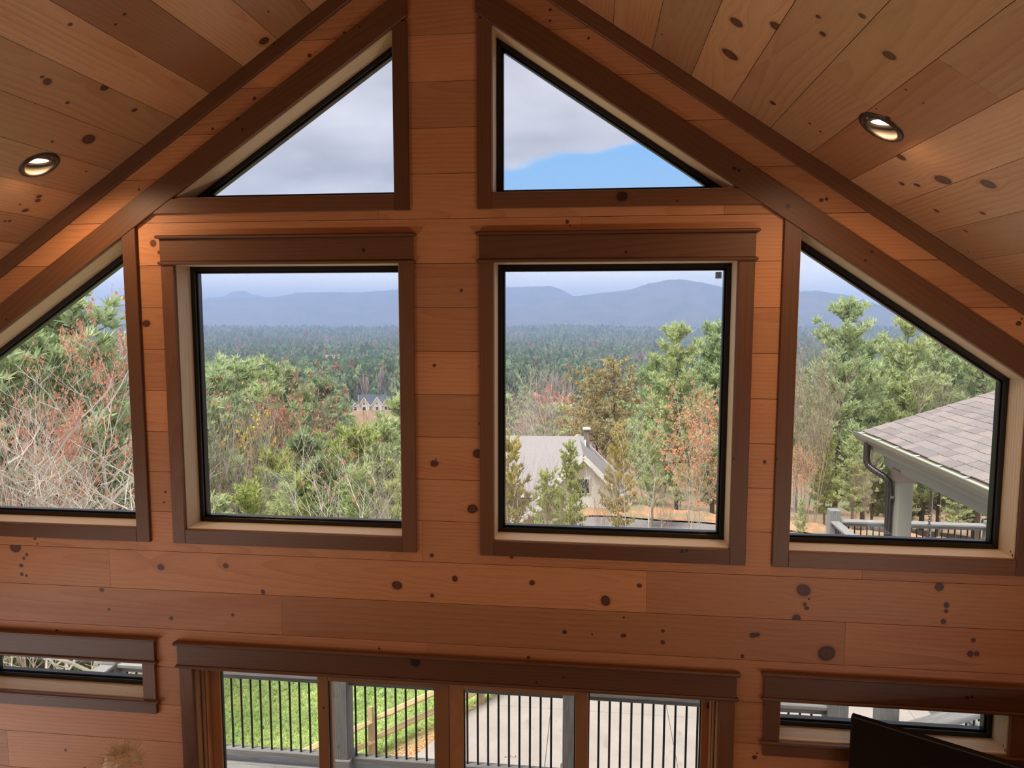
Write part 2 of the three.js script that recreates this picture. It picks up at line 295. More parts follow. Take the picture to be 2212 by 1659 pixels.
// ---------------------------------------------------------------- front gable wall: pine boards, each its own piece
const wallFront = struct('wall_front', 'knotty pine board gable wall with many windows');
{
  const joints = new Map([[-1, [-2.01, 1.1]], [-2, [-0.96, 2.13]], [-3, [-0.11]], [0, [-0.13, 2.2]], [1, [0.9]], [2, [-2.3]], [8, [-0.35, 1.45]], [7, [0.73]], [-5, [-3.1]], [-6, [-2.75, 2.4]]]);
  const feat = (k, x) => { if (k === -1) return x < -2.01 ? 0 : x < 1.1 ? 1 : 2; if (k === -2) return x < -0.96 ? 3 : x < 2.13 ? 4 : 5; if (Math.abs(x) < 0.3 && k === 2) return 6; if (Math.abs(x) < 0.3 && k === 1) return 7; return -1; };
  for (let k = -12; k < 15; k++) {
    const y0 = 2.79 + k * BOARD, y1 = Math.min(y0 + BOARD, CEIL), xs = [-HALF, ...(joints.get(k) ?? (k < 0 ? [lerp(-2.5, 2.5, pick())] : [])), HALF];
    for (let i = 0; i + 1 < xs.length; i++) {
      let P = [rect(xs[i] + 0.0006, xs[i + 1] - 0.0006, Math.max(0, y0) + 0.0013, y1 - 0.0013)];
      if (P[0][0][1] >= P[0][2][1]) continue;
      P = P.map((p) => cut(cut(p, RAKE, 1, CEIL - 0.004), -RAKE, 1, CEIL - 0.004)).filter((p) => p.length > 2);
      for (const h of holes) P = minus(P, h);
      for (const isle of islands(P)) {
        const mx = isle.flat().reduce((s, p) => s + p[0], 0) / isle.flat().length, f = feat(k, mx);
        if (f >= 0) part('plank', prism(isle, -0.018, 0, boardUv(FEATURE[f][0], FEATURE[f][1], f)), M.pineA, wallFront);
        else part('plank', prism(isle, -0.018, 0, boardUv(xs[i], y0, Math.floor(pick() * 8), 1, 0, pick() * 4)), M.pineB, wallFront);
      }
    }
  }
  let C = [[[-HALF - 0.2, -4.2], [HALF + 0.2, -4.2], [HALF + 0.2, EAVE], [0, CEIL], [-HALF - 0.2, EAVE]]];
  for (const h of holes) C = minus(C, h);
  part('wall_core', prism(C, -0.2, -0.0185, (x, y) => [x, y], 0, true), M.core, wallFront);
}

// ---------------------------------------------------------------- ceiling boards on two slopes, running away from the gable
const downlights = [[1.925, 0.706], [-1.934, 0.447], [1.93, 2.9], [-1.93, 2.7], [1.93, 5.1], [-1.93, 5.0], [1.93, 7.3], [-1.93, 7.2]];
const COS = 1 / Math.hypot(1, RAKE), SIN = RAKE * COS;
const slopeMatrix = (s) => (s > 0 ? new THREE.Matrix4().makeBasis(V3(COS, -SIN, 0), V3(0, 0, 1), V3(-SIN, -COS, 0)) : new THREE.Matrix4().makeBasis(V3(0, 0, 1), V3(-COS, -SIN, 0), V3(SIN, -COS, 0))).setPosition(0, CEIL, 0);
const circle = (x, y, r, n = 28) => [...Array(n)].map((_, i) => [x + r * Math.cos(i / n * 2 * Math.PI), y + r * Math.sin(i / n * 2 * Math.PI)]);
const ceiling = struct('ceiling', 'sloping cathedral ceiling of wide knotty pine boards');
for (const s of [1, -1]) {
  const m = slopeMatrix(s), a0 = 2.046 / COS, ends = s > 0 ? { '-2': [3.0], '-1': [0.806], 0: [1.33], 1: [3.4], 2: [2.6], '-3': [2.2] } : { 0: [2.4], 1: [2.0], '-1': [2.9], '-2': [1.9], '-3': [3.3], '-4': [2.7] };
  for (let k = -11; k < 15; k++) {
    const lo = Math.max(0.0, a0 + (k - 1) * BOARD * 1.0013), hi = Math.min(HALF / COS, a0 + k * BOARD * 1.0013);
    if (hi - lo < 0.03) continue;
    const zs = [0.0, ...(ends[k] ?? [1.6 + 2.6 * pick()])]; zs.push(zs[zs.length - 1] + 3.4 > DEPTH - 0.6 ? DEPTH : zs[zs.length - 1] + 3.4); if (zs[zs.length - 1] < DEPTH) zs.push(DEPTH);
    for (let i = 0; i + 1 < zs.length; i++) {
      const rc = (a, b) => (s > 0 ? [a, b] : [b, a]);
      const p0 = rc(lo + 0.0013, zs[i] + 0.0006), p1 = rc(hi - 0.0013, zs[i + 1] - 0.0006);
      let P = [rect(p0[0], p1[0], p0[1], p1[1])];
      for (const [lx, lz] of downlights) if (lx * s > 0) { const c = rc(Math.abs(lx) / COS, lz); P = minus(P, circle(c[0], c[1], 0.078)); }
      let row = Math.floor(pick() * 8), st = pick() * 4, flip = pick() < 0.5; const known = CEILING_KNOTS[(s > 0 ? 'R' : 'L') + k], own = known && Math.abs(zs[i] - known[1]) < 0.01; if (own) { row = known[0]; st = 0.05 - zs[i]; flip = false; }
      const uv = (x, y, deep = 0) => { const [a, b] = rc(x, y), c = clamp((flip ? hi - a : a - lo) / BOARD + deep / BOARD, 0.012, 0.988); return [(b + st) / RUN, (row + c) / ROWS]; };
      for (const isle of islands(P)) { const g = prism(isle, -0.018, 0, uv); g.applyMatrix4(m); const odds = pick(); part('plank', g, (s > 0 ? k === 0 && i === 0 : k === -4 && i === 0) ? M.heartB : own ? M.ceilD : odds < 0.62 ? M.ceilB : M.ceilC, ceiling); }
    }
  }
  // boarding and roof above
  const R = s > 0 ? rect(0, HALF / COS + 0.6, -0.55, DEPTH + 0.5) : rect(-0.55, DEPTH + 0.5, 0, HALF / COS + 0.6);
  let D = [R]; for (const [lx, lz] of downlights) if (lx * s > 0) { const c = s > 0 ? [Math.abs(lx) / COS, lz] : [lz, Math.abs(lx) / COS]; D = minus(D, circle(c[0], c[1], 0.085)); }
  const g = prism(D, -0.12, -0.0185, (x, y) => [x, y]); g.applyMatrix4(m); part('roof_deck', g, M.core, ceiling);
  const g2 = prism([R], -0.3, -0.121, (x, y) => [x, y], 0, true); g2.applyMatrix4(m); part('roof_cover', g2, M.gasket, ceiling);
}

// ---------------------------------------------------------------- rest of the room
{
  const floor = struct('floor', 'wooden floor of the room');
  let x = -HALF; while (x < HALF - 0.01) { const x1 = Math.min(HALF, x + BOARD), row = Math.floor(pick() * 8), st = pick() * 4, z = 2 + 3 * pick(); for (const [a, b] of [[0, z], [z, DEPTH]]) part('plank', prism([rect(x + 0.0008, x1 - 0.0008, -b + 0.0008, -a - 0.0008)], -0.02, 0, boardUv(x1, -b, row, 0, 1, st)).applyMatrix4(new THREE.Matrix4().makeRotationX(-Math.PI / 2)), M.floorWood, floor); x = x1; }
  part('subfloor', box(-HALF - 0.2, HALF + 0.2, -0.2, -0.021, -0.2, DEPTH + 0.2, 0), M.core, floor);
  const side = (name, s, opens) => {
    const w = struct(name); let P = [rect(0, DEPTH, 0, EAVE)]; for (const o of opens) P = minus(P, o);
    // local x runs along the wall, local z into the room
    const m = s > 0 ? new THREE.Matrix4().makeBasis(V3(0, 0, 1), V3(0, 1, 0), V3(-1, 0, 0)).setPosition(HALF, 0, 0) : new THREE.Matrix4().makeBasis(V3(0, 0, -1), V3(0, 1, 0), V3(1, 0, 0)).setPosition(-HALF, 0, DEPTH);
    part('wall_core', prism(P, -0.2, -0.0185, undefined, 0, true).applyMatrix4(m), M.core, w);
    for (let y = 0; y < EAVE; y += BOARD) { let Q = [rect(0.001, DEPTH, y + 0.0013, Math.min(EAVE, y + BOARD) - 0.0013)]; for (const o of opens) Q = minus(Q, o); const row = Math.floor(pick() * 8); for (const isle of islands(Q)) part('plank', prism(isle, -0.018, 0, boardUv(0, y, row, 1, 0, pick() * 4)).applyMatrix4(m), M.pineB, w); }
    return m;
  };
  const openL = [rect(DEPTH - 2.7, DEPTH - 0.14, 0.06, 2.12), rect(DEPTH - 6.2, DEPTH - 4.6, 0.95, 2.2)], openR = [rect(1.8, 3.6, 0.95, 2.2), rect(5.2, 6.8, 0.95, 2.2)];
  const mL = side('wall_left', -1, openL), mR = side('wall_right', 1, openR);
  let n = 9;
  for (const [m, os] of [[mL, openL], [mR, openR]]) for (const o of os) { const w = struct('window_' + (n++)); ring(o, inset(o, 0.06), -0.16, -0.1).forEach((g) => part('frame', g.applyMatrix4(m), M.black, w)); part('pane', flat(inset(o, 0.05), -0.13).applyMatrix4(m), M.glass, w); }
  const back = struct('wall_back'); let B = [[[-HALF - 0.2, -0.2], [HALF + 0.2, -0.2], [HALF + 0.2, EAVE], [0, CEIL], [-HALF - 0.2, EAVE]]];
  part('wall_core', prism(B, DEPTH, DEPTH + 0.2, undefined, 0, true), M.drywall, back);
  const loft = struct('trim_9', 'edge of the loft floor'); part('loft_slab', box(-HALF, HALF, 2.35, 2.62, 3.62, DEPTH, 0.005), M.drywall, loft);
}
// a ring between two convex polygons, one piece for each side, mitred at the corners
function ring(outer, inner, zb, zf, c = 0) { return outer.map((p, i) => { const j = (i + 1) % outer.length, q = [p, outer[j], inner[j], inner[i]], l = Math.hypot(outer[j][0] - p[0], outer[j][1] - p[1]), dx = (outer[j][0] - p[0]) / l, dy = (outer[j][1] - p[1]) / l; return prism([q], zb, zf, boardUv(p[0], p[1], i % 8, dx, dy, i * 0.9), c, true); }); }
function flat(poly, z) { const T = new Tris(); for (let i = 1; i + 1 < poly.length; i++) T.tri([...poly[0], z], [...poly[i], z], [...poly[i + 1], z], poly[0], poly[i], poly[i + 1]); return T.geo(); }

// ---------------------------------------------------------------- windows of the gable
let rowOf = 0;
const casing = (name, poly, parent, thick = 0.02, dx = 1, dy = 0, mat = M.trim) => { const xs = poly.map((p) => p[0]), ys = poly.map((p) => p[1]); const ox = dx ? Math.min(...xs) : Math.max(...xs), oy = Math.min(...ys); rowOf = (rowOf + 3) % 8; return part(name, prism([poly], 0, thick, boardUv(ox, oy, rowOf, dx, dy, rowOf * 0.71 + 0.3), 0.0025), mat, parent); };
function unit(n, open, label, frameFace = -0.135) {
  const w = struct('window_' + n, label), J = inset(open, 0.006);
  ring(inset(open, -0.012), J, frameFace - 0.055, 0.0008).forEach((g) => part('jamb', g, M.jamb, w, 'pale unstained pine jamb board'));
  const F1 = inset(J, 0.026), F2 = inset(J, 0.036);
  ring(J, F1, frameFace - 0.055, frameFace, 0.002).forEach((g) => part('frame', g, M.black, w, 'black window frame'));
  ring(F1, F2, frameFace - 0.055, frameFace - 0.016, 0.004).forEach((g) => part('glazing_bead', g, M.black, w));
  part('pane', flat(inset(J, 0.032), frameFace - 0.035), M.glass, w, 'clear glass pane');
  return w;
}
const head = (w, x0, x1, yb, parent = w) => {      // bead, board and cap over a window or door
  part('head_bead', box(x0 - 0.014, x1 + 0.014, yb, yb + 0.018, 0, 0.034, 0.006, (p) => [(p[0] + 3.3) / RUN, (2 + clamp((p[1] - yb + p[2]) / BOARD, 0.02, 0.98)) / ROWS]), M.trim, w);
  casing('head_casing', rect(x0, x1, yb + 0.018, yb + 0.142), w, 0.024, 1, 0, M.trimKnot);
  part('head_cap', box(x0 - 0.018, x1 + 0.018, yb + 0.142, yb + 0.16, 0, 0.045, 0.006, (p) => [(p[0] + 5.1) / RUN, (5 + clamp((p[1] - yb - 0.142 + p[2]) / BOARD, 0.02, 0.98)) / ROWS]), M.trim, w);
};
const CW = 0.08, SILL = 2.928, SILLB = 2.847;
{ // triangles under the roof
  for (const s of [-1, 1]) {
    const o = s < 0 ? OPEN.upperL : OPEN.upperR, w = unit(s < 0 ? 1 : 2, o, s < 0 ? 'triangular gable window with grey cloudy sky' : 'triangular gable window with a blue gap in the clouds'), x = s < 0 ? -0.258 : 0.262, xo = s < 0 ? -0.178 : 0.186;
    casing('side_casing', rect(Math.min(x, xo), Math.max(x, xo), 4.71, RAKE_LOW - RAKE * Math.abs(x) + 0.03), w, 0.02, 0, 1);
    const b = s < 0 ? [[-1.634, 4.712], [x, 4.712], [x, 4.792], [-1.516, 4.792]] : [[x, 4.712], [1.634, 4.712], [1.516, 4.792], [x, 4.792]];
    casing('sill_casing', b, w);
  }
  for (const s of [-1, 1]) { // trapezoids beside the main windows
    const o = s < 0 ? OPEN.sideL : OPEN.sideR, w = unit(s < 0 ? 3 : 6, o, s < 0 ? 'sloping-topped side window looking onto the bare oak' : 'sloping-topped side window looking onto the porch roof'), x = s < 0 ? -1.818 : 1.824, xi = x - s * CW;
    const lo = Math.min(x, xi), hi = Math.max(x, xi), top = (q) => RAKE_LOW - RAKE * Math.abs(q) - 0.001;
    casing('side_casing', [[lo, SILLB], [hi, SILLB], [hi, top(hi)], [lo, top(lo)]], w, 0.02, 0, 1, M.trimKnot);
    const xe = s * 2.93, xf = s * 3.01; casing('side_casing', [[Math.min(xe, xf), SILLB], [Math.max(xe, xf), SILLB], [Math.max(xe, xf), top(Math.max(xe, xf))], [Math.min(xe, xf), top(Math.min(xe, xf))]], w, 0.02, 0, 1);
    casing('sill_casing', rect(Math.min(x, xe), Math.max(x, xe), SILLB, SILL), w);
  }
  for (const [n, o, label] of [[4, OPEN.mainL, 'large square window framing the blue ridge'], [5, OPEN.mainR, 'large square window framing the white pine and neighbouring roof']]) {
    const w = unit(n, o, label), x0 = o[0][0], x1 = o[1][0];
    casing('side_casing', rect(x0 - 0.075, x0, SILLB, 4.437), w, 0.02, 0, 1, M.trimKnot); casing('side_casing', rect(x1, x1 + CW, SILLB, 4.437), w, 0.02, 0, 1, M.trimKnot);
    casing('sill_casing', rect(x0, x1, SILLB, SILL), w, 0.02, 1, 0, M.trimKnot); head(w, x0 - 0.075, x1 + CW, 4.432);
    if (n === 5) { // the maker's sticker left in the corner of the pane
      const c = document.createElement('canvas'); c.width = c.height = 64; const q = c.getContext('2d'); q.fillStyle = '#9aa29c'; q.fillRect(0, 0, 64, 64); q.strokeStyle = '#3c443f'; q.lineWidth = 5; q.strokeRect(14, 12, 36, 40); q.beginPath(); q.moveTo(44, 22); q.lineTo(26, 22); q.lineTo(26, 32); q.lineTo(40, 34); q.lineTo(38, 44); q.lineTo(24, 44); q.stroke();
      const t = new THREE.CanvasTexture(c); t.colorSpace = THREE.SRGBColorSpace; part('sticker', moved(new THREE.PlaneGeometry(0.033, 0.036), 1.459, 4.370, -0.1685), new THREE.MeshPhysicalMaterial({ map: t, roughness: 1, transmission: 0.6, thickness: 0 }), w, 'small grey sticker on the glass');
    }
  }
  for (const [n, o, s, label] of [[7, OPEN.lowL, -1, 'narrow low window onto leaf litter'], [8, OPEN.lowR, 1, 'narrow low window behind the television']]) {
    const w = unit(n, o, label, -0.13), x0 = o[0][0], x1 = o[1][0];
    casing('side_casing', rect(x0 - CW, x0, 1.885, 2.12), w, 0.02, 0, 1); casing('side_casing', rect(x1, x1 + CW, 1.885, 2.12), w, 0.02, 0, 1);
    head(w, x0 - CW - 0.005, x1 + CW + 0.005, 2.112);
    part('stool', box(x0 - CW - 0.02, x1 + CW + 0.02, 1.868, 1.886, 0, 0.036, 0.007, (p) => [(p[0] + 4) / RUN, (1 + clamp((p[2]) / BOARD + 0.1, 0.02, 0.98)) / ROWS]), M.trim, w);
    casing('apron', rect(x0 - CW, x1 + CW, 1.80, 1.868), w, 0.02);
  }
}
// rake boards over the windows and the trim where wall meets ceiling
for (const s of [-1, 1]) {
  const t = struct(s < 0 ? 'trim_1' : 'trim_2', 'dark stained rake board over the gable windows'), x0 = 0.178, x1 = 3.3, top = (x) => RAKE_HIGH - RAKE * x, low = (x) => RAKE_LOW - RAKE * x;
  const P = s < 0 ? [[-x1, low(x1)], [-x0, low(x0)], [-x0, top(x0)], [-x1, top(x1)]] : [[x0, low(x0)], [x1, low(x1)], [x1, top(x1)], [x0, top(x0)]];
  const uv = s < 0 ? boardUv(-x1, low(x1), 6, COS, SIN, 0.4) : boardUv(x0, low(x0), 3, COS, -SIN, 1.9);
  part('rake_board', prism([P], 0, 0.022, uv, 0.0025), M.trimKnot, t);
  const c = struct(s < 0 ? 'trim_3' : 'trim_4', 'dark stained trim board between gable wall and ceiling'), C0 = CEIL - 0.088, C1 = CEIL - 0.0008, e = HALF;
  const Q = s < 0 ? [[-e, C0 - RAKE * e], [0, C0], [0, C1], [-e, C1 - RAKE * e]] : [[0, C0], [e, C0 - RAKE * e], [e, C1 - RAKE * e], [0, C1]];
  part('corner_board', prism([Q], 0, 0.02, s < 0 ? boardUv(-e, C0 - RAKE * e, 0, COS, SIN, 0.2) : boardUv(0, C0, 5, COS, -SIN, 1.1), 0.0025), M.trimKnot, c);
}

// ---------------------------------------------------------------- four-panel sliding glass door
{
  const d = struct('door_1', 'four-panel wooden sliding glass door to the deck');
  casing('side_casing', rect(-1.594, -1.513, 0, 2.1), d, 0.02, 0, 1, M.trimKnot); casing('side_casing', rect(1.498, 1.577, 0, 2.1), d, 0.02, 0, 1, M.trimKnot);
  head(d, -1.6, 1.582, 2.098);
  const vuv = (row) => (p) => [(p[1] + row) / RUN, (row + clamp(0.1 + Math.abs(p[0] * 1.7 + p[2]) % 0.2 / BOARD, 0.02, 0.98)) / ROWS], huv = (row) => (p) => [(p[0] + 3) / RUN, (row + clamp((p[1] + p[2] + 10) % 0.22 / BOARD, 0.02, 0.98)) / ROWS];
  const post = (name, x0, x1, y0, y1, z0, z1, row, c = 0.004) => part(name, box(x0, x1, y0, y1, z0, z1, c, vuv(row)), M.doorWood, d), rail = (name, x0, x1, y0, y1, z0, z1, row) => part(name, box(x0, x1, y0, y1, z0, z1, 0.004, huv(row)), M.doorWood, d);
  for (const s of [-1, 1]) { const e = s < 0 ? -1.525 : 1.51, b = (a, w) => (s < 0 ? [e + a, e + a + w] : [e - a - w, e - a]); let q = b(0, 0.022); post('jamb', q[0], q[1], 0, 2.1, -0.19, 0.0005, 2); q = b(0.022, 0.014); post('track_strip', q[0], q[1], 0.02, 2.08, -0.19, -0.045, 3); q = b(0.036, 0.008); post('track_strip', q[0], q[1], 0.02, 2.08, -0.19, -0.07, 4); }
  rail('head_jamb', -1.503, 1.488, 2.078, 2.112, -0.19, 0.0005, 1); rail('threshold', -1.503, 1.488, 0, 0.03, -0.19, 0.0, 6);
  const panel = (x0, x1, g0, g1, top, z, row) => { post('stile', x0, g0, 0.03, 2.078, z - 0.042, z, row); post('stile', g1, x1, 0.03, 2.078, z - 0.042, z, row + 1); rail('top_rail', g0, g1, top, 2.078, z - 0.042, z, row); rail('bottom_rail', g0, g1, 0.03, 0.14, z - 0.042, z, row + 1); part('pane', flat(rect(g0 - 0.005, g1 + 0.005, 0.135, top + 0.005), z - 0.02), M.glass, d, 'clear glass pane');
    for (const g of [[g0, g0 + 0.006, 0.14, top], [g1 - 0.006, g1, 0.14, top]]) part('glazing_seal', box(...g, z - 0.034, z - 0.012, 0), M.gasket, d); };
  panel(-1.489, -0.722, -1.42, -0.793, 2.034, -0.115, 0); panel(-0.79, -0.003, -0.725, -0.086, 2.02, -0.068, 2); panel(0.001, 0.792, 0.082, 0.722, 2.02, -0.068, 4); panel(0.727, 1.472, 0.797, 1.424, 2.034, -0.115, 6);
}

// ---------------------------------------------------------------- recessed downlights
{
  const ringM = new THREE.MeshStandardMaterial({ color: 0x4a3d33, roughness: 0.35, metalness: 0.6 }), canM = new THREE.MeshStandardMaterial({ color: 0x8a7a68, roughness: 0.4, metalness: 0.5 }), lensM = new THREE.MeshStandardMaterial({ color: 0xffffff, emissive: new THREE.Color().setRGB(1, 0.86, 0.62), emissiveIntensity: 3.2, roughness: 0.6 });
  downlights.forEach(([x, z], i) => {
    const s = Math.sign(x), L = thing('recessed_downlight', i === 0 ? 'round recessed downlight glowing in the pine ceiling over the porch-side window' : i === 1 ? 'round recessed downlight glowing in the pine ceiling over the bare-oak side' : 'round recessed downlight farther back in the pine ceiling', 'downlight', [x, CEIL - RAKE * Math.abs(x), z], 0, i > 1 ? 'downlights above the loft' : undefined);
    const tilt = (g) => g.applyMatrix4(new THREE.Matrix4().makeRotationZ(-s * Math.atan(RAKE)));
    part('trim_ring', tilt(lathe([[0.074, 0.0], [0.07, -0.004], [0.076, -0.009], [0.088, -0.008], [0.096, -0.003], [0.096, 0.001]], 40)), ringM, L, 'dark bronze trim ring');
    part('housing', tilt(lathe([[0.074, -0.002], [0.073, 0.05], [0.068, 0.1], [0.0, 0.1]], 32)), canM, L);
    const up = V3(s * SIN, COS, 0).multiplyScalar(0.022);
    part('gimbal', moved(lathe([[0.052, -0.004], [0.062, -0.006], [0.066, 0.0], [0.062, 0.014]], 32), up.x, up.y, 0, 0, 0, -s * 0.18), canM, L);
    part('lens', moved(lathe([[0.0, -0.001], [0.03, 0.0], [0.053, 0.004]], 32), up.x, up.y, 0, 0, 0, -s * 0.18), lensM, L, 'glowing warm white lens');
    const lamp = new THREE.SpotLight(new THREE.Color().setRGB(1, 0.64, 0.38), LAMP, 0, 1.5, 0.6, 2); lamp.name = 'downlight'; lamp.castShadow = true; lamp.shadow.radius = 2;
    lamp.position.set(up.x * -0.5, up.y - 0.03, 0); lamp.target.position.set(up.x * -0.5 - s * 0.25, -2, 0); L.add(lamp, lamp.target);
  });
}
// ---------------------------------------------------------------- the land outside: bearings in degrees from straight out, distances from the loft
const EYE = [0.796, 3.76], bearingOf = (x, z) => Math.atan2(x - EYE[0], EYE[1] - z) * 180 / Math.PI, spot = (deg, d) => [EYE[0] + d * Math.sin(deg * Math.PI / 180), EYE[1] - d * Math.cos(deg * Math.PI / 180)];
const table = (xs, ys, x) => { if (x <= xs[0]) return ys[0]; for (let i = 1; i < xs.length; i++) if (x <= xs[i]) return lerp(ys[i - 1], ys[i], (x - xs[i - 1]) / (xs[i] - xs[i - 1])); return ys[ys.length - 1]; };
const DIST = [0, 17, 22, 29, 33, 50, 100, 200, 300, 450, 600, 850, 1250, 1800, 2500, 3300, 4200].map((d) => Math.log(d + 5));
const LEFT = [-4.03, -4.06, -6.6, -10.5, -12, -17, -23, -30, -34.5, -39, -46, -47, -56, -55, -58, -66, -80], RIGHT = [-4.03, -4.03, -4.05, -4.2, -4.9, -9.2, -19, -32, -38, -42, -48, -49, -56, -54, -52, -64, -80];
function ground(x, z) {
  const d = Math.hypot(x - EYE[0], z - EYE[1]), b = bearingOf(x, z), k = smooth(-11, 0, b), l = Math.log(d + 5), base = lerp(table(DIST, LEFT, l), table(DIST, RIGHT, l), k);
  return base + smooth(60, 500, d) * 5 * fbm(x / 190 + 3, z / 190, 3) + smooth(700, 2200, d) * 15 * noise(x / 620 + 9, z / 420) + smooth(18, 40, d) * 0.35 * noise(x / 3.1, z / 3.1);
}
function landMesh(b0, b1, nb, dists, height, color) {
  const pos = [], col = [], uv = [], idx = [], n = dists.length;
  for (let i = 0; i <= nb; i++) for (let j = 0; j < n; j++) { const b = lerp(b0, b1, i / nb), [x, z] = spot(b, dists[j]), y = height(x, z, b, dists[j], j); pos.push(x, y, z); uv.push(x, z); col.push(...color(x, z, b, dists[j], y)); }
  for (let i = 0; i < nb; i++) for (let j = 0; j + 1 < n; j++) { const a = i * n + j; idx.push(a, a + n, a + 1, a + 1, a + n, a + n + 1); }
  const g = new THREE.BufferGeometry(); g.setAttribute('position', new THREE.Float32BufferAttribute(pos, 3)); g.setAttribute('uv', new THREE.Float32BufferAttribute(uv, 2)); g.setAttribute('color', new THREE.Float32BufferAttribute(col, 3)); g.setIndex(idx); g.computeVertexNormals(); return g;
}
const landM = new THREE.MeshStandardMaterial({ vertexColors: true, roughness: 1 });
const mix3 = (a, b, t) => [lerp(a[0], b[0], t), lerp(a[1], b[1], t), lerp(a[2], b[2], t)];
{
  const ds = []; for (let d = 4.2; d < 4100; d *= d < 40 ? 1.022 : 1.045) ds.push(d);
  const g = landMesh(-62, 52, 520, ds, (x, z) => ground(x, z), (x, z, b, d) => {
    const n = noise(x * 1.7, z * 1.7) + 0.6 * noise(x * 6, z * 6), leaf = mix3([0.22, 0.135, 0.075], [0.32, 0.21, 0.115], clamp(0.5 + n));
    return mix3(leaf, [0.16, 0.17, 0.085], smooth(0.05, 0.3, fbm(x / 23, z / 23, 3)));   // leaf litter with mossy patches
  });
  const land = struct('hillside_ground', 'leaf covered slope and wooded valley floor'); part('ground', g, landM, land);
}
// blue ridges: crest as bearing -> rise over distance
function ridge(name, label, d, depth, crest, nb, nd, b0, b1, seed) {
  const bs = crest.map((c) => c[0]), es = crest.map((c) => c[1]), ds = []; for (let j = 0; j < nd; j++) ds.push(d - depth + depth * 1.12 * j / (nd - 1));
  const r = rng(seed);
  const g = landMesh(b0, b1, nb, ds, (x, z, b, q) => {
    const top = 4.15 + d * table(bs, es, b), t = (q - d + depth) / depth, spur = 0.16 * fbm(x / 900 + seed, z / 1400, 4), s = clamp(t <= 1 ? t + spur * (1 - t) * 2.2 * t : 1 - (t - 1) * 4, 0, 1.02);
    return lerp(-95, top, Math.pow(s, 1.25)) + (t > 0.1 ? (r() - 0.5) * 8 * (t > 0.9 && t < 1.02 ? 0.8 : 1) : 0);
  }, (x, z) => { const n = fbm(x / 170 + seed, z / 210, 4); return mix3([0.075, 0.085, 0.045], [0.155, 0.125, 0.095], clamp(0.5 + 1.3 * n + 0.25 * (r() - 0.5))); });
  const m = struct(name, label); part('forested_slope', g, landM, m);
}
ridge('mountain_ridge', 'long level wooded mountain ridge blue with haze', 6200, 1900, [[-60, 0], [-46.8, -0.0039], [-42.15, 0.0054], [-36.92, 0.0114], [-34.07, 0.0158], [-30.14, 0.0206], [-27.27, 0.0241], [-24.63, 0.0263], [-23.27, 0.0315], [-20.52, 0.0332], [-18.4, 0.0329], [-15.35, 0.0377], [-12.25, 0.0406], [-7.08, 0.0409], [-4.86, 0.0422], [-3.38, 0.0428], [-2.45, 0.0377], [-1.53, 0.028], [0.68, 0.0184], [4.31, 0.0119], [31.29, 0.005]], 900, 44, -56, 14, 3);
ridge('mountain_peak', 'rounded wooded mountain rising over the pines blue with haze', 4900, 1500, [[-24.7, -0.0179], [-17.74, -0.0107], [-12.27, 0.0009], [-7.08, 0.01], [-4.85, 0.0184], [-1.53, 0.028], [0.67, 0.0331], [2.85, 0.0374], [4.27, 0.0454], [5.69, 0.0502], [6.75, 0.0513], [8.49, 0.046], [9.88, 0.0401], [12.58, 0.0347], [15.18, 0.033], [16.45, 0.0339], [17.7, 0.0307], [18.63, 0.0276], [20.75, 0.0151], [23.65, 0.0025], [27.66, -0.0029], [45, -0.0052]], 800, 44, -24, 44, 8);
ridge('far_peak', 'pale flat-topped peaks on the far horizon', 8200, 1500, [[-34.11, -0.0008], [-31.07, 0.0192], [-29.5, 0.0266], [-28.55, 0.028], [-27.9, 0.0341], [-26.93, 0.0356], [-26.45, 0.0308], [-25.46, 0.0274], [-23.97, 0.0215], [-21.92, 0.0206], [-20.52, 0.0307], [-19.64, 0.0346], [-18.93, 0.0334], [-18.05, 0.0298], [-16.62, 0.0325], [-15.54, 0.0275], [-12.26, 0.015]], 260, 14, -34, -12, 5);

// ---------------------------------------------------------------- textures of the yard
function speckle(w, fn) { const data = new Uint8Array(w * w * 4); for (let j = 0; j < w; j++) for (let i = 0; i < w; i++) { const c = fn(i / w, j / w), o = (j * w + i) * 4; data[o] = clamp(c[0], 0, 255); data[o + 1] = clamp(c[1], 0, 255); data[o + 2] = clamp(c[2], 0, 255); data[o + 3] = 255; } const t = new THREE.DataTexture(data, w, w, THREE.RGBAFormat); t.colorSpace = THREE.SRGBColorSpace; t.wrapS = t.wrapT = THREE.RepeatWrapping; t.magFilter = THREE.LinearFilter; t.needsUpdate = true; return t; }
const sr = rng(91);
const concreteT = speckle(512, (u, v) => { const n = fbm(u * 7, v * 7, 5) * 9 + (sr() - 0.5) * 14 - 12 * smooth(0.45, 0.7, fbm(u * 11 + 4, v * 5, 3)); return [156 + n, 148 + n, 140 + n]; });
const weatherT = speckle(512, (u, v) => { const n = noise(u * 5, v * 90) * 26 + noise(u * 14, v * 220) * 16 + (sr() - 0.5) * 8 - 30 * smooth(0.42, 0.55, noise(u * 9 + 3, v * 30)); return [132 + n, 132 + n, 128 + n]; });
const shingleT = speckle(256, () => { const n = (sr() - 0.5) * 52 + (sr() - 0.5) * 40; return [150 + n, 143 + n, 140 + n]; });
const barkT = speckle(256, (u, v) => { const n = noise(u * 8, v * 40) * 40 + (sr() - 0.5) * 26; return [128 + n, 116 + n, 104 + n]; });
const tex = (t, rx, ry) => { const c = t.clone(); c.repeat.set(rx, ry); c.needsUpdate = true; return c; };
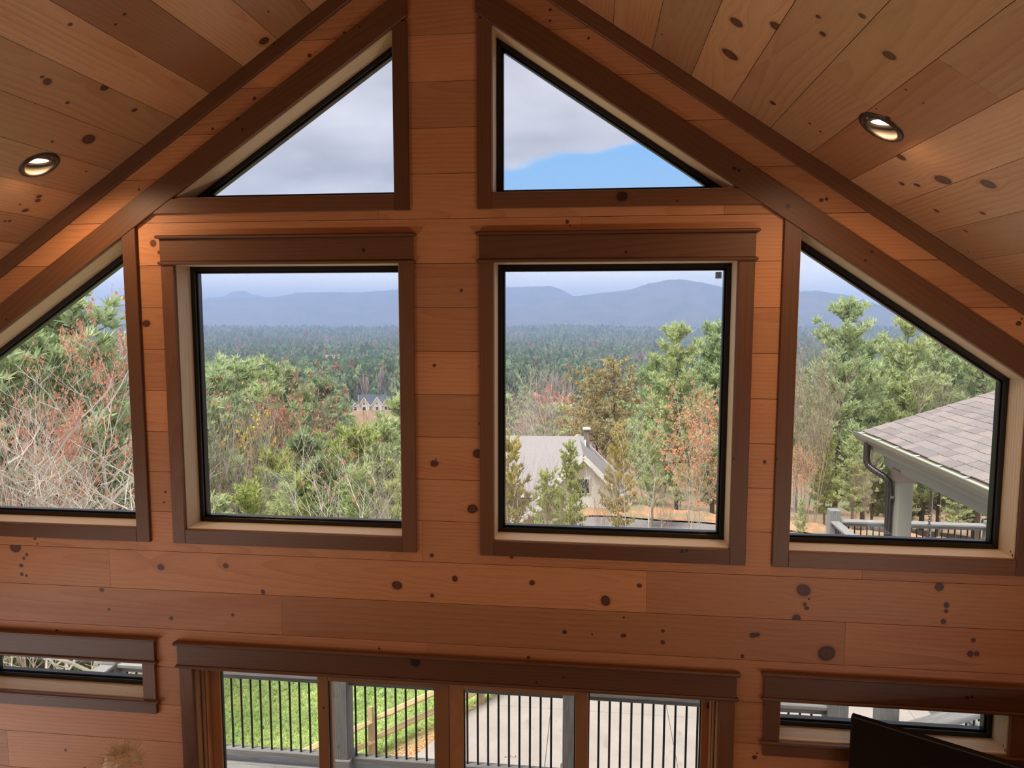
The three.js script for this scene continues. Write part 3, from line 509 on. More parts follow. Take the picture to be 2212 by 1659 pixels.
const Y = {
  concrete: new THREE.MeshStandardMaterial({ map: tex(concreteT, 0.28, 0.28), roughness: 0.85 }), rail: new THREE.MeshStandardMaterial({ map: tex(weatherT, 0.7, 1.3), roughness: 0.8 }), railTop: new THREE.MeshStandardMaterial({ map: tex(weatherT, 0.7, 1.3), color: new THREE.Color().setRGB(1.12, 1.12, 1.13), roughness: 0.75 }),
  baluster: new THREE.MeshStandardMaterial({ color: 0x101112, roughness: 0.45 }), deck: new THREE.MeshStandardMaterial({ map: tex(weatherT, 0.5, 1.6), color: new THREE.Color().setRGB(1.25, 1.25, 1.24), roughness: 0.8 }),
  post: new THREE.MeshStandardMaterial({ color: 0x8d8b7e, roughness: 0.7 }), bracket: new THREE.MeshStandardMaterial({ color: 0x857668, roughness: 0.7 }), gutter: new THREE.MeshStandardMaterial({ color: 0x6f6e62, roughness: 0.4 }), gutterIn: new THREE.MeshStandardMaterial({ color: 0xb9bba6, roughness: 0.5 }), strap: new THREE.MeshStandardMaterial({ color: 0xdadcd8, roughness: 0.4 }), pipe: new THREE.MeshStandardMaterial({ color: 0x1d1f20, roughness: 0.38 }),
  asphalt: new THREE.MeshStandardMaterial({ map: tex(concreteT, 0.4, 0.4), color: new THREE.Color().setRGB(0.62, 0.62, 0.66), roughness: 0.9 }), soil: new THREE.MeshStandardMaterial({ color: 0xb08a63, roughness: 1 }), clay: new THREE.MeshStandardMaterial({ color: 0xb5683f, roughness: 1 }), turf: new THREE.MeshStandardMaterial({ color: 0x9fbf6a, roughness: 1 }), fence: new THREE.MeshStandardMaterial({ map: tex(weatherT, 0.8, 1), color: new THREE.Color().setRGB(2.5, 1.95, 1.0), roughness: 0.9 }), fencePost: new THREE.MeshStandardMaterial({ map: tex(weatherT, 0.8, 1), color: new THREE.Color().setRGB(1.9, 1.4, 0.8), roughness: 0.9 }),
  straw: new THREE.MeshStandardMaterial({ color: 0xd9bd8a, roughness: 0.9, side: THREE.DoubleSide }), metal: new THREE.MeshStandardMaterial({ color: 0x6b6660, roughness: 0.4, metalness: 0.7 }),
};
const shingleM = [[0.80, 0.78, 0.77], [0.73, 0.71, 0.71], [0.66, 0.64, 0.65], [0.85, 0.81, 0.78]].map((c) => new THREE.MeshStandardMaterial({ map: tex(shingleT, 2.2, 2.2), color: new THREE.Color().setRGB(...c), roughness: 0.95 }));

// ---------------------------------------------------------------- deck and railings
{
  const deck = struct('deck_floor', 'weathered grey wooden deck'); const pr = rng(17);
  for (let z = -0.21; z > -2.35; z -= 0.142) for (const [a, b] of [[-3.82, -0.4 + (pr() - 0.5)], [0, 0]]) { const m = a ? b : null; if (m !== null) { part('deck_board', box(a, m - 0.002, -0.06, -0.022, z - 0.137, z, 0.003), Y.deck, deck); part('deck_board', box(m + 0.002, 4.6, -0.06, -0.022, z - 0.137, z, 0.003), Y.deck, deck); } }
  for (let z = -2.36; z > -8.05; z -= 0.142) { const m = 6 + 2 * pr(); part('deck_board', box(z < -2.7 ? 4.62 : 4.0, m - 0.002, -0.06, -0.022, z - 0.137, z, 0.003), Y.deck, deck); part('deck_board', box(m + 0.002, 9.6, -0.06, -0.022, z - 0.137, z, 0.003), Y.deck, deck); }
  part('joist', [box(-3.8, 4.6, -0.3, -0.061, -2.32, -2.27, 0.004), box(4.64, 9.6, -0.3, -0.061, -8.1, -8.05, 0.004), box(4.62, 4.67, -0.3, -0.061, -8.1, -2.3, 0.004), box(-3.8, 4.6, -0.3, -0.061, -1.2, -1.15, 0.004)], Y.rail, deck);
  for (const [x, z] of [[-3.7, -2.2], [0.65, -2.2], [4.75, -2.4], [4.75, -7.95], [9.4, -7.95]]) part('support_post', box(x - 0.08, x + 0.08, -4.3, -0.3, z - 0.08, z + 0.08, 0.006), Y.rail, deck);
}
const balusterG = new THREE.CylinderGeometry(0.0098, 0.0098, 1, 8);
function span(t, a, b, first = 0.06, step = 0.0945) {   // one bay between two posts, at deck height
  const d = Math.hypot(b[0] - a[0], b[1] - a[1]), ux = (b[0] - a[0]) / d, uz = (b[1] - a[1]) / d, at = (s, y) => [a[0] + ux * s, y, a[1] + uz * s];
  part('cap_rail', bar(at(0, 0.872), at(d, 0.872), 0.14, 0.036, 0.006), Y.railTop, t); part('top_rail', bar(at(0, 0.825), at(d, 0.825), 0.045, 0.058, 0.004), Y.rail, t); part('bottom_rail', bar(at(0, 0.078), at(d, 0.078), 0.075, 0.066, 0.004), Y.rail, t);
  for (let s = first; s < d - 0.03; s += step) { const m = part('baluster', balusterG, Y.baluster, t); m.position.set(...at(s, 0.455)); m.scale.y = 0.69; }
}
function newel(t, x, z, h = 1.0, w = 0.165) { part('post', box(x - w / 2, x + w / 2, -0.022, h, z - w / 2, z + w / 2, 0.006), Y.rail, t); part('post_skirt', box(x - w / 2 - 0.022, x + w / 2 + 0.022, -0.022, 0.115, z - w / 2 - 0.022, z + w / 2 + 0.022, 0.006), Y.railTop, t); }
{
  const z = -2.24, t = thing('deck_railing', 'grey deck railing with black balusters beyond the sliding door', 'railing'), xs = [-3.7, -1.46, 0.655, 2.872];
  xs.forEach((x, i) => { newel(t, x, z, i === 0 ? 0.955 : 1.0); if (i) span(t, [xs[i - 1] + 0.083, z], [x - 0.083, z], [0, 0.055, 0.05, 0.055][i]); });
  const l = thing('deck_railing', 'grey deck railing returning to the house beside the low narrow window', 'railing'); span(l, [-3.7, z + 0.083], [-3.7, -0.25]);
  const m = thing('deck_railing', 'short slanting grey railing below the television window', 'railing'); newel(m, 3.245, -2.15, 1.0, 0.15); span(m, [3.31, -1.93], [4.62, -2.63], 0.42); 
  const p = thing('deck_railing', 'grey porch railing with black balusters in front of the road', 'railing'), x = 4.69, zf = -7.95; newel(p, x, zf, 1.06); span(p, [x + 0.083, zf], [7.0, zf]); span(p, [7.1, zf], [9.4, zf]); span(p, [x, zf + 0.083], [x, -4.6]); span(p, [x, -4.6], [x, -2.75]);
  newel(p, 7.02, zf, 0.95, 0.1);
}
// ---------------------------------------------------------------- covered porch
{
  const EX = 4.60, EY = 2.545, SL = 0.341, ca = 1 / Math.hypot(1, SL), sa = SL * ca, Z0 = -6.64, Z1 = -0.3, run = 5.2;
  const R = thing('porch_roof', 'grey shingled porch roof with a gutter along its eave', 'roof');
  const m = new THREE.Matrix4().makeBasis(V3(0, 0, 1), V3(ca, sa, 0), V3(-sa, ca, 0)).setPosition(EX, EY, 0);   // local x towards the house, y up the slope
  part('roof_deck', prism([rect(Z0, Z1, 0, run)], -0.05, -0.008, undefined, 0, true).applyMatrix4(m), Y.bracket, R);
  part('drip_edge', prism([rect(Z0 - 0.02, Z0 + 0.005, -0.02, run)], -0.09, 0.004, undefined, 0, true).applyMatrix4(m), Y.post, R);
  const pr = rng(63), rest = [], expo = 0.143; let n = 0;
  for (let c = 0; c * expo < run; c++) {
    let s = Z0 - 0.012 - 0.2 * pr();
    while (s < -2.45) { const w = 0.15 + 0.13 * pr(), e = s + w, s0 = Math.max(s, Z0 - 0.012), lift = 0.004 + 0.005 * pr(), y0 = c * expo - (pr() < 0.5 ? 0.0 : 0.012), g = prism([rect(s0 + 0.0015, e - 0.0015, y0, (c + 1) * expo + 0.03)], -0.004, lift, (x, y) => [x, y], 0.0015);
      const k = g.attributes.position; for (let i = 0; i < k.count; i++) k.setZ(i, k.getZ(i) + 0.006 * (1 - (k.getY(i) - c * expo) / expo)); g.applyMatrix4(m);
      if (c < 17 && n < 298) { part('shingle', g, shingleM[Math.floor(pr() * 4)], R); n++; } else rest.push(g); s = e; }
    rest.push(prism([rect(s + 0.0015, Z1, c * expo, (c + 1) * expo + 0.03)], -0.004, 0.008, (x, y) => [x, y], 0.0015).applyMatrix4(m));
  }
  const f = part('shingle_field', rest, shingleM[1], R); f.userData.kind = 'stuff';
  part('fascia', box(EX - 0.01, EX + 0.02, EY - 0.2, EY - 0.02, Z0, Z1, 0.003), Y.post, R); part('fascia', prism([rect(Z0 + 0.005, Z0 + 0.03, 0, run)], -0.2, -0.05, undefined, 0, true).applyMatrix4(m), Y.post, R);
  part('soffit', box(EX, EX + 0.36, EY - 0.205, EY - 0.19, Z0, Z1, 0), Y.post, R);
  // gutter: an open trough with a rolled lip
  const prof = [[-0.008, -0.012], [-0.008, -0.115], [-0.075, -0.118], [-0.092, -0.085], [-0.118, -0.05], [-0.122, -0.006], [-0.112, 0.0], [-0.108, -0.012]], T = new Tris();
  for (let i = 0; i + 1 < prof.length; i++) { const [a, b] = [prof[i], prof[i + 1]]; T.quad([EX + a[0], EY + a[1], Z0 - 0.06], [EX + b[0], EY + b[1], Z0 - 0.06], [EX + b[0], EY + b[1], Z1], [EX + a[0], EY + a[1], Z1]); }
  for (let i = 1; i + 1 < prof.length - 2; i++) T.tri([EX + prof[0][0], EY + prof[0][1], Z0 - 0.06], [EX + prof[i][0], EY + prof[i][1], Z0 - 0.06], [EX + prof[i + 1][0], EY + prof[i + 1][1], Z0 - 0.06]);
  const gut = part('gutter', T.geo(), Y.gutter, R, 'olive grey metal gutter');
  part('gutter_lining', [box(EX - 0.078, EX - 0.009, EY - 0.03, EY - 0.027, Z0 - 0.05, Z1, 0)], Y.gutterIn, R);
  for (let z = Z0 + 0.05; z < -1; z += 0.56) part('gutter_strap', box(EX - 0.118, EX + 0.005, EY - 0.012, EY - 0.006, z, z + 0.022, 0), Y.strap, gut);
  part('beam', box(4.78, 4.92, 2.13, 2.345, -6.35, Z1, 0.005), Y.post, R); part('beam', box(4.92, 9.4, 2.13, 2.345, -6.35, -6.2, 0.005), Y.post, R);
  for (let z = -6.2; z < -1; z += 0.6) part('rafter', bar([4.62, 2.42, z], [8.4, 3.7, z], 0.045, 0.14), Y.post, R);
  const P = thing('porch_post', 'thick grey square post beside the black downspout', 'post', [4.872, 0, -5.92]); part('shaft', box(-0.09, 0.09, -0.022, 2.02, -0.09, 0.09, 0.008), Y.post, P); part('bracket', box(-0.115, 0.115, 2.0, 2.16, -0.115, 0.115, 0.005), Y.bracket, P);
  const P2 = thing('porch_post', 'thin grey square post at the end of the porch railing', 'post', [6.93, 0, -6.28]); part('shaft', box(-0.07, 0.07, -0.022, 2.13, -0.07, 0.07, 0.006), Y.post, P2); part('bracket', box(-0.09, 0.09, 2.02, 2.125, -0.09, 0.09, 0.005), Y.bracket, P2);
  const D = thing('downspout', 'black round downspout curving from the gutter to the porch post', 'downspout'), path = [[4.53, 2.44, -6.28], [4.53, 2.2, -6.28], [4.545, 2.13, -6.24], [4.6, 2.08, -6.17], [4.68, 2.03, -6.05], [4.72, 1.97, -5.99], [4.728, 1.88, -5.98], [4.728, 1.0, -5.98], [4.728, -0.02, -5.98]];
  part('pipe', tube(path, 0.043, 14, true), Y.pipe, D);
  for (let i = 1; i < 6; i++) for (let k = 0; k < 3; k++) { const q = k / 3, a = path[i], b = path[i + 1], c = a.map((v, n) => lerp(v, b[n], q)), d = a.map((v, n) => b[n] - v), L = Math.hypot(...d); part('pipe_rib', tube([c, c.map((v, n) => v + d[n] / L * 0.012)], 0.0465, 12, true), Y.pipe, D); }
  part('clamp', box(4.72, 4.77, 1.76, 1.8, -6.04, -5.92, 0.003), Y.metal, D);
  const C = thing('hanging_chain', 'thin metal chain hanging under the porch eave', 'chain', [4.80, 2.13, -5.0]), link = new THREE.TorusGeometry(0.016, 0.0045, 6, 12);
  for (let i = 0; i < 42; i++) { const l = part('link', link, Y.metal, C); l.position.y = -0.03 - i * 0.03; l.scale.y = 1.25; l.rotation.y = i % 2 ? Math.PI / 2 : 0; }
}
// ---------------------------------------------------------------- yard: driveway, verge, fence, lawn
{
  const G = -4.0, drive = struct('driveway', 'pale concrete driveway'), left = (z) => -2.55 + (z + 8.14) * (1.24 / -2.62);
  const slab = (poly) => part('slab', prism([poly.map(([x, z]) => [x, -z]).reverse()].map((p) => (areaOf(p) < 0 ? p.reverse() : p)), -0.12, 0.02, (x, y) => [x, y], 0.006).applyMatrix4(new THREE.Matrix4().makeRotationX(-Math.PI / 2).setPosition(0, G, 0)), Y.concrete, drive);
  for (const [za, zb] of [[-2.6, -6.4], [-6.4, -10.32], [-10.32, -14.2]]) for (const [xa, xb] of [[null, 0.02], [0.02, 2.42], [2.42, 4.9], [4.9, 7.4], [7.4, 10]]) { const a = xa ?? null; slab([[a === null ? left(za) : a + 0.004, za - 0.004], [xb - 0.004, za - 0.004], [xb - 0.004, zb + 0.004], [a === null ? left(zb) : a + 0.004, zb + 0.004]]); }
  const verge = struct('verge_soil', 'straw strewn soil between fence and driveway'), sheet = (name, pts, mat, y) => part(name, prism([pts.map(([x, z]) => [x, -z])].map((p) => (areaOf(p) < 0 ? p.reverse() : p)), -0.3, y, (x, z) => [x, z]).applyMatrix4(new THREE.Matrix4().makeRotationX(-Math.PI / 2).setPosition(0, G, 0)), mat, verge);
  const fx = (z) => -3.17 + (z + 8.27) * (1.72 / -2.1);
  sheet('soil', [[-4.6, -6.0], [left(-5.9), -5.9], [left(-9.6), -9.6], [fx(-9.6) + 0.05, -9.6]], Y.soil, 0.004); sheet('clay', [[fx(-9.6) + 0.05, -9.6], [left(-9.6), -9.6], [left(-14), -14], [fx(-14) + 0.6, -14]], Y.clay, 0.006); sheet('clay', [[left(-7.6) - 0.16, -7.6], [left(-7.6), -7.6], [left(-9.6), -9.6], [left(-9.6) - 0.2, -9.6]], Y.clay, 0.008);
  const lawn = struct('lawn', 'mown green lawn behind the split rail fence'); part('turf', prism([[[-8.9, 4.5], [-4.75, 4.5], [fx(-6) + 0.1, 6.0], [fx(-14) + 0.2, 14], [-5, 15.5], [-8.7, 13.5]]], -0.5, 0.012, (x, y) => [x, y]).applyMatrix4(new THREE.Matrix4().makeRotationX(-Math.PI / 2).setPosition(0, G, 0)), Y.turf, lawn);
  // grass tufts
  const gr = rng(29), B = new Tris(); for (let i = 0; i < 9; i++) { const a = gr() * 6.283, l = 0.05 + 0.05 * gr(), o = 0.03 * gr(), b = gr() * 6.283, w = 0.0045, x = Math.cos(b) * o, z = Math.sin(b) * o, q = a + (gr() - 0.5), lean = 0.5 + 0.6 * gr(); const mx = x + Math.cos(q) * l * lean * 0.4, mz = z + Math.sin(q) * l * lean * 0.4, tx = x + Math.cos(q) * l * lean, tz = z + Math.sin(q) * l * lean; B.quad([x - w, 0, z], [x + w, 0, z], [mx + w * 0.8, l * 0.7, mz], [mx - w * 0.8, l * 0.7, mz]); B.tri([mx - w * 0.8, l * 0.7, mz], [mx + w * 0.8, l * 0.7, mz], [tx, l * 0.95, tz]); }
  const N = 26000, grass = new THREE.InstancedMesh(B.geo(), new THREE.MeshPhysicalMaterial({ color: 0xffffff, roughness: 0.95, transmission: 0.35, thickness: 0, side: THREE.DoubleSide }), N), mm = new THREE.Matrix4(), q = new THREE.Quaternion(), col = new THREE.Color();
  let n = 0; while (n < N) { const x = lerp(-8.8, -1.2, gr()), z = lerp(-5.2, -13.2, gr()); if (x > fx(z) - 0.02) continue; const s = 0.8 + 0.7 * gr(), p = noise(x * 0.9, z * 0.9) + 0.5 * noise(x * 3, z * 3); q.setFromAxisAngle(V3(0, 1, 0), gr() * 6.283); mm.compose(V3(x, G + 0.01, z), q, V3(s, s, s)); grass.setMatrixAt(n, mm); const t = clamp(0.5 + p + (gr() - 0.5) * 0.8); col.setRGB(lerp(0.44, 0.70, t), lerp(0.58, 0.80, t), lerp(0.20, 0.32, t)); if (gr() < 0.02) col.setRGB(0.55, 0.38, 0.18); grass.setColorAt(n++, col); }
  grass.name = 'grass'; grass.userData = { kind: 'stuff', label: 'short green grass blades of the lawn', category: 'grass' }; scene.add(grass);
  const S = new Tris(); S.quad([-0.05, 0, -0.003], [0.05, 0.004, -0.003], [0.05, 0.004, 0.003], [-0.05, 0, 0.003]); const NS = 5200, straw = new THREE.InstancedMesh(S.geo(), Y.straw, NS); n = 0;
  while (n < NS) { const z = lerp(-6, -12, gr()), a = fx(z), b = left(z), x = lerp(a - 0.1, b, Math.pow(gr(), 1.15)); q.setFromEuler(new THREE.Euler((gr() - 0.5) * 0.3, gr() * 6.283, (gr() - 0.5) * 0.25)); const s = 0.6 + 0.9 * gr(); mm.compose(V3(x, G + 0.012 + 0.012 * gr(), z), q, V3(s, 1, 1)); straw.setMatrixAt(n, mm); const t = 0.7 + 0.5 * gr(); col.setRGB(t, t * 0.97, t * 0.9); straw.setColorAt(n++, col); }
  straw.name = 'straw'; straw.userData = { kind: 'stuff', label: 'loose straw on the bare soil by the fence', category: 'straw' }; scene.add(straw);
  // fallen leaves on the bank beside the lawn
  const Lf = new Tris(); Lf.quad([-0.05, 0, 0], [0, 0.012, -0.03], [0.06, 0.004, 0], [0, 0.012, 0.03]); const NL = 9000, leaves = new THREE.InstancedMesh(Lf.geo(), new THREE.MeshStandardMaterial({ color: 0xffffff, roughness: 0.9, side: THREE.DoubleSide }), NL);
  for (n = 0; n < NL; n++) { const x = lerp(-17, -8.9, gr()), z = lerp(-4.5, -15, gr()); q.setFromEuler(new THREE.Euler((gr() - 0.5) * 0.9, gr() * 6.283, (gr() - 0.5) * 0.9)); const s = 0.7 + 0.8 * gr(); mm.compose(V3(x, ground(x, z) + 0.015, z), q, V3(s, s, s)); leaves.setMatrixAt(n, mm); const t = gr(); col.setRGB(lerp(0.42, 0.66, t), lerp(0.22, 0.42, t), lerp(0.12, 0.27, t)); leaves.setColorAt(n, col); }
  leaves.name = 'fallen_leaves'; leaves.userData = { kind: 'stuff', label: 'fallen brown leaves on the bank beyond the deck corner', category: 'leaves' }; scene.add(leaves);
  // split rail fence
  const F = thing('split_rail_fence', 'rough yellow split rail fence along the lawn', 'fence'), rag = rng(14), posts = [];
  for (let i = -1; i < 4; i++) posts.push([-3.17 + 1.72 * i, -8.27 - 2.1 * i]);
  const rough = (a, b, r, r2) => { const pts = [], rad = []; for (let i = 0; i <= 6; i++) { const t = i / 6; pts.push([lerp(a[0], b[0], t) + (rag() - 0.5) * 0.02, lerp(a[1], b[1], t) + (rag() - 0.5) * 0.025, lerp(a[2], b[2], t) + (rag() - 0.5) * 0.02]); rad.push((i === 0 || i === 6 ? r * 0.55 : r) * (0.9 + 0.25 * rag())); } return tube(pts, rad, 5, true); };
  posts.forEach(([x, z], i) => { const p = part('post', rough([x, G - 0.3, z], [x, G + 1.02, z], 0.075), Y.fencePost, F); if (i) { const [a, b] = posts[i - 1]; const ov = 0.04; for (const y of [0.36, 0.74]) part('rail', rough([a - ov, G + y, b], [x + ov, G + y + (rag() - 0.5) * 0.04, z], 0.062), Y.fence, F); } });
  // a fallen sprig on the concrete
  const W = thing('fallen_sprig', 'small brown leafy sprig lying on the concrete', 'sprig', [-0.62, G + 0.024, -8.6]); part('stem', tube([[-0.09, 0, 0.01], [0, 0.006, 0], [0.1, 0.002, -0.02]], [0.003, 0.003, 0.0015], 5), Y.fencePost, W);
  const lf = new Tris(); for (let i = 0; i < 7; i++) { const a = rag() * 6.28, x = -0.08 + 0.027 * i; lf.quad([x, 0.004, 0], [x + Math.cos(a) * 0.03 - 0.008, 0.014, Math.sin(a) * 0.03], [x + Math.cos(a) * 0.06, 0.006, Math.sin(a) * 0.06], [x + Math.cos(a) * 0.03 + 0.008, 0.004, Math.sin(a) * 0.03]); } part('leaves', lf.geo(), new THREE.MeshStandardMaterial({ color: 0x6d3b26, roughness: 0.9, side: THREE.DoubleSide }), W);
}
// ---------------------------------------------------------------- road along the wood
{
  const road = struct('road', 'grey asphalt road at the foot of the pines'), P = [], I = [], U = []; let n = 0;
  for (let b = -4; b <= 50; b += 1) { for (const d of [24.4, 28.9]) { const [x, z] = spot(b, d); P.push(x, ground(x, z) + 0.05 + (d > 26 ? 0.0 : 0), z); U.push(x, z); } if (n) I.push(n * 2 - 2, n * 2, n * 2 - 1, n * 2 - 1, n * 2, n * 2 + 1); n++; }
  const g = new THREE.BufferGeometry(); g.setAttribute('position', new THREE.Float32BufferAttribute(P, 3)); g.setAttribute('uv', new THREE.Float32BufferAttribute(U, 2)); g.setIndex(I); g.computeVertexNormals(); part('asphalt', g, Y.asphalt, road);
  const bank = struct('clay_bank', 'orange clay bank strewn with leaves behind the road'), cr = rng(52), q = landMesh(-3, 48, 420, [29.1, 29.7, 30.3, 31.0, 31.8, 32.6, 33.5], (x, z, b, d) => ground(x, z) + 0.04 + 0.12 * smooth(29.1, 30.5, d) * (1 - smooth(32.2, 33.5, d)) + 0.2 * noise(x * 1.3, z * 1.3) * smooth(29.2, 30.2, d) + 0.03 - (d > 33.4 ? 0.25 : 0), (x, z) => mix3(mix3([0.34, 0.17, 0.085], [0.52, 0.27, 0.14], cr()), mix3([0.22, 0.2, 0.1], [0.30, 0.21, 0.12], cr()), smooth(-0.12, 0.22, noise(x * 0.55, z * 0.9) + 0.5 * noise(x * 2.1, z * 2.1)))); part('clay', q, landM, bank);
}
// ---------------------------------------------------------------- houses in the view
const H = { siding: new THREE.MeshStandardMaterial({ color: 0xe9e8e2, roughness: 0.8 }), grey: new THREE.MeshStandardMaterial({ color: 0x8a7f76, roughness: 0.85 }), brown: new THREE.MeshStandardMaterial({ color: 0xa5806a, roughness: 0.85 }), roof: new THREE.MeshStandardMaterial({ map: tex(shingleT, 0.5, 0.5), color: new THREE.Color().setRGB(1.0, 1.02, 1.06), roughness: 0.95 }), darkRoof: new THREE.MeshStandardMaterial({ color: 0x4c5664, roughness: 0.9 }), rustRoof: new THREE.MeshStandardMaterial({ color: 0x9b7b68, roughness: 0.9 }), pane: new THREE.MeshStandardMaterial({ color: 0x2c3138, roughness: 0.15 }), white: new THREE.MeshStandardMaterial({ color: 0xf1f0ea, roughness: 0.7 }) };
// a gabled block: ridge along local x
function block(parent, x0, x1, z0, z1, y0, y1, rise, wallM, roofM, over = 0.5, windows = []) {
  const zm = (z0 + z1) / 2, T = new Tris(), W = [[x0, z0], [x1, z0], [x1, z1], [x0, z1]];
  for (let i = 0; i < 4; i++) { const a = W[i], b = W[(i + 1) % 4]; T.quad([b[0], y0, b[1]], [a[0], y0, a[1]], [a[0], y1, a[1]], [b[0], y1, b[1]]); }
  T.tri([x0, y1, z0], [x0, y1, z1], [x0, y1 + rise, zm]); T.tri([x1, y1, z1], [x1, y1, z0], [x1, y1 + rise, zm]); part('wall', T.geo(), wallM, parent);
  const hz = (z1 - z0) / 2, k = rise / hz, th = 0.18;
  for (const s of [-1, 1]) { const ze = zm + s * (hz + over), ye = y1 - k * over, L = Math.hypot(hz + over, rise + k * over), g = new Tris(), A = [x0 - over, y1 + rise, zm], B = [x1 + over, y1 + rise, zm], C = [x1 + over, ye, ze], D = [x0 - over, ye, ze], up = (p) => [p[0], p[1] + th, p[2]], w = x1 - x0 + 2 * over; const q = s > 0 ? [A, D, C, B] : [A, B, C, D], u = s > 0 ? [[0, 0], [0, L], [w, L], [w, 0]] : [[0, 0], [w, 0], [w, L], [0, L]]; g.quad(...q.map(up), ...u); g.quad(...q.reverse()); for (let i = 0; i < 4; i++) { const e = q[i], f = q[(i + 1) % 4]; g.quad(e, f, up(f), up(e)); } part('roof', g.geo(), roofM, parent); 
    part('bargeboard', [bar([x0 - over, y1 + rise + 0.02, zm], [x0 - over, ye + 0.02, ze], 0.06, 0.3), bar([x1 + over, y1 + rise + 0.02, zm], [x1 + over, ye + 0.02, ze], 0.06, 0.3), bar([x0 - over, ye + 0.02, ze], [x1 + over, ye + 0.02, ze], 0.06, 0.22)], H.white, parent); }
  for (const [x, y, w, h, side] of windows) { const f = side === 'z' ? box(x - w / 2 - 0.08, x + w / 2 + 0.08, y - h / 2 - 0.08, y + h / 2 + 0.08, z1 - 0.02, z1 + 0.06, 0.01) : box(side === 'x1' ? x1 - 0.02 : x0 - 0.06, side === 'x1' ? x1 + 0.06 : x0 + 0.02, y - h / 2 - 0.08, y + h / 2 + 0.08, x - w / 2 - 0.08, x + w / 2 + 0.08, 0.01); const win = part('window', f, H.white, parent); part('pane', side === 'z' ? box(x - w / 2, x + w / 2, y - h / 2, y + h / 2, z1 + 0.05, z1 + 0.075, 0) : box(side === 'x1' ? x1 + 0.05 : x0 - 0.075, side === 'x1' ? x1 + 0.075 : x0 - 0.05, y - h / 2, y + h / 2, x - w / 2, x + w / 2, 0), H.pane, win); }
}
{
  // the neighbour below: long grey roof with a white-trimmed cross gable
  const [hx, hz] = spot(-3.6, 50), N = thing('neighbour_house', 'house with long pale grey roof and white gables among the saplings', 'house', [hx, -10.2, hz], 0.06);
  block(N, -6.4, 2.2, -4.2, 3.6, -2, 2.9, 2.75, H.grey, H.roof, 0.5, [[-5.2, 1.5, 1.0, 1.3, 'z'], [-3.4, 1.5, 1.0, 1.3, 'z'], [-1.4, 1.5, 1.0, 1.3, 'z']]);
  const c = part('chimney', box(2.6, 3.0, 3.5, 6.35, -0.4, 0, 0.02), H.grey, N); part('chimney_cap', box(2.52, 3.08, 6.35, 6.47, -0.48, 0.08, 0.02), H.white, c);
  const X = new THREE.Group(); X.name = 'cross_wing'; X.position.set(2.3, 0, 2.4); X.rotation.y = -Math.PI / 2; N.add(X); block(X, -4.4, 3.0, -2.6, 2.6, -2, 2.9, 2.6, H.siding, H.roof, 0.4, [[0, 1.4, 1.2, 1.4, 'x1'], [0, 3.6, 0.8, 0.9, 'x1']]);
  const E = new THREE.Group(); E.name = 'entry_porch'; E.position.set(0.4, 0, 5.4); E.rotation.y = -Math.PI / 2; N.add(E); block(E, -2.5, 0.8, -3.0, 3.0, -2, 1.0, 1.9, H.white, H.roof, 0.35, [[0, 0, 1.6, 1.6, 'x1']]);
  const [ax, az] = spot(-17.55, 300), A = thing('far_house', 'white many-gabled house with slate blue roof down in the valley', 'house', [ax, -35.0, az], 0.3);
  block(A, -6, 6, -4, 3, 0, 3, 3.4, H.siding, H.darkRoof, 0.5); for (const [x, w, h] of [[-4, 2.1, 3.4], [1.2, 2.2, 3.4], [4.8, 1.5, 2.2], [-7.6, 1.6, 1.8]]) { const gx = new THREE.Group(); gx.name = 'gable_wing'; gx.position.set(x, 0, 1.5); gx.rotation.y = -Math.PI / 2; A.add(gx); block(gx, -2.4, 2.8, -w, w, 0, x < -7 ? 2 : 2.8, h * 0.95, H.siding, H.darkRoof, 0.3, [[0, 1.4, 1.1, 1.3, 'x1'], [0, 3.4, 0.6, 0.7, 'x1']]); }
  const [bx, bz] = spot(-20.7, 620), Bh = thing('far_house', 'tan house standing high on the wooded hillside', 'house', [bx, -36.5, bz], 0.5); block(Bh, -6.5, 6.5, -4, 4, -5, 5, 3, H.brown, H.rustRoof, 0.6, [[-4, 2.6, 1.6, 1.6, 'z'], [0, 2.6, 1.6, 1.6, 'z'], [4, 2.6, 1.6, 1.6, 'z'], [-3, -1, 1.6, 1.6, 'z']]); const gw = new THREE.Group(); gw.name = 'gable_wing'; gw.position.set(-3, 0, 3); gw.rotation.y = -Math.PI / 2; Bh.add(gw); block(gw, -2, 2.5, -2.8, 2.8, -5, 4.6, 2.6, H.brown, H.rustRoof, 0.4, [[0, 2.4, 1.4, 1.6, 'x1']]);
  const [cx, cz] = spot(-1.3, 470), Ch = thing('far_house', 'brown roofed cottage half hidden in the middle distance trees', 'house', [cx, -37, cz], -0.2); block(Ch, -5.5, 5.5, -3.5, 3.5, -3, 3.4, 2.8, H.siding, H.rustRoof, 0.5, [[-3, 1.6, 1.4, 1.4, 'z'], [0, 1.6, 1.4, 1.4, 'z'], [3, 1.6, 1.4, 1.4, 'z']]);
}
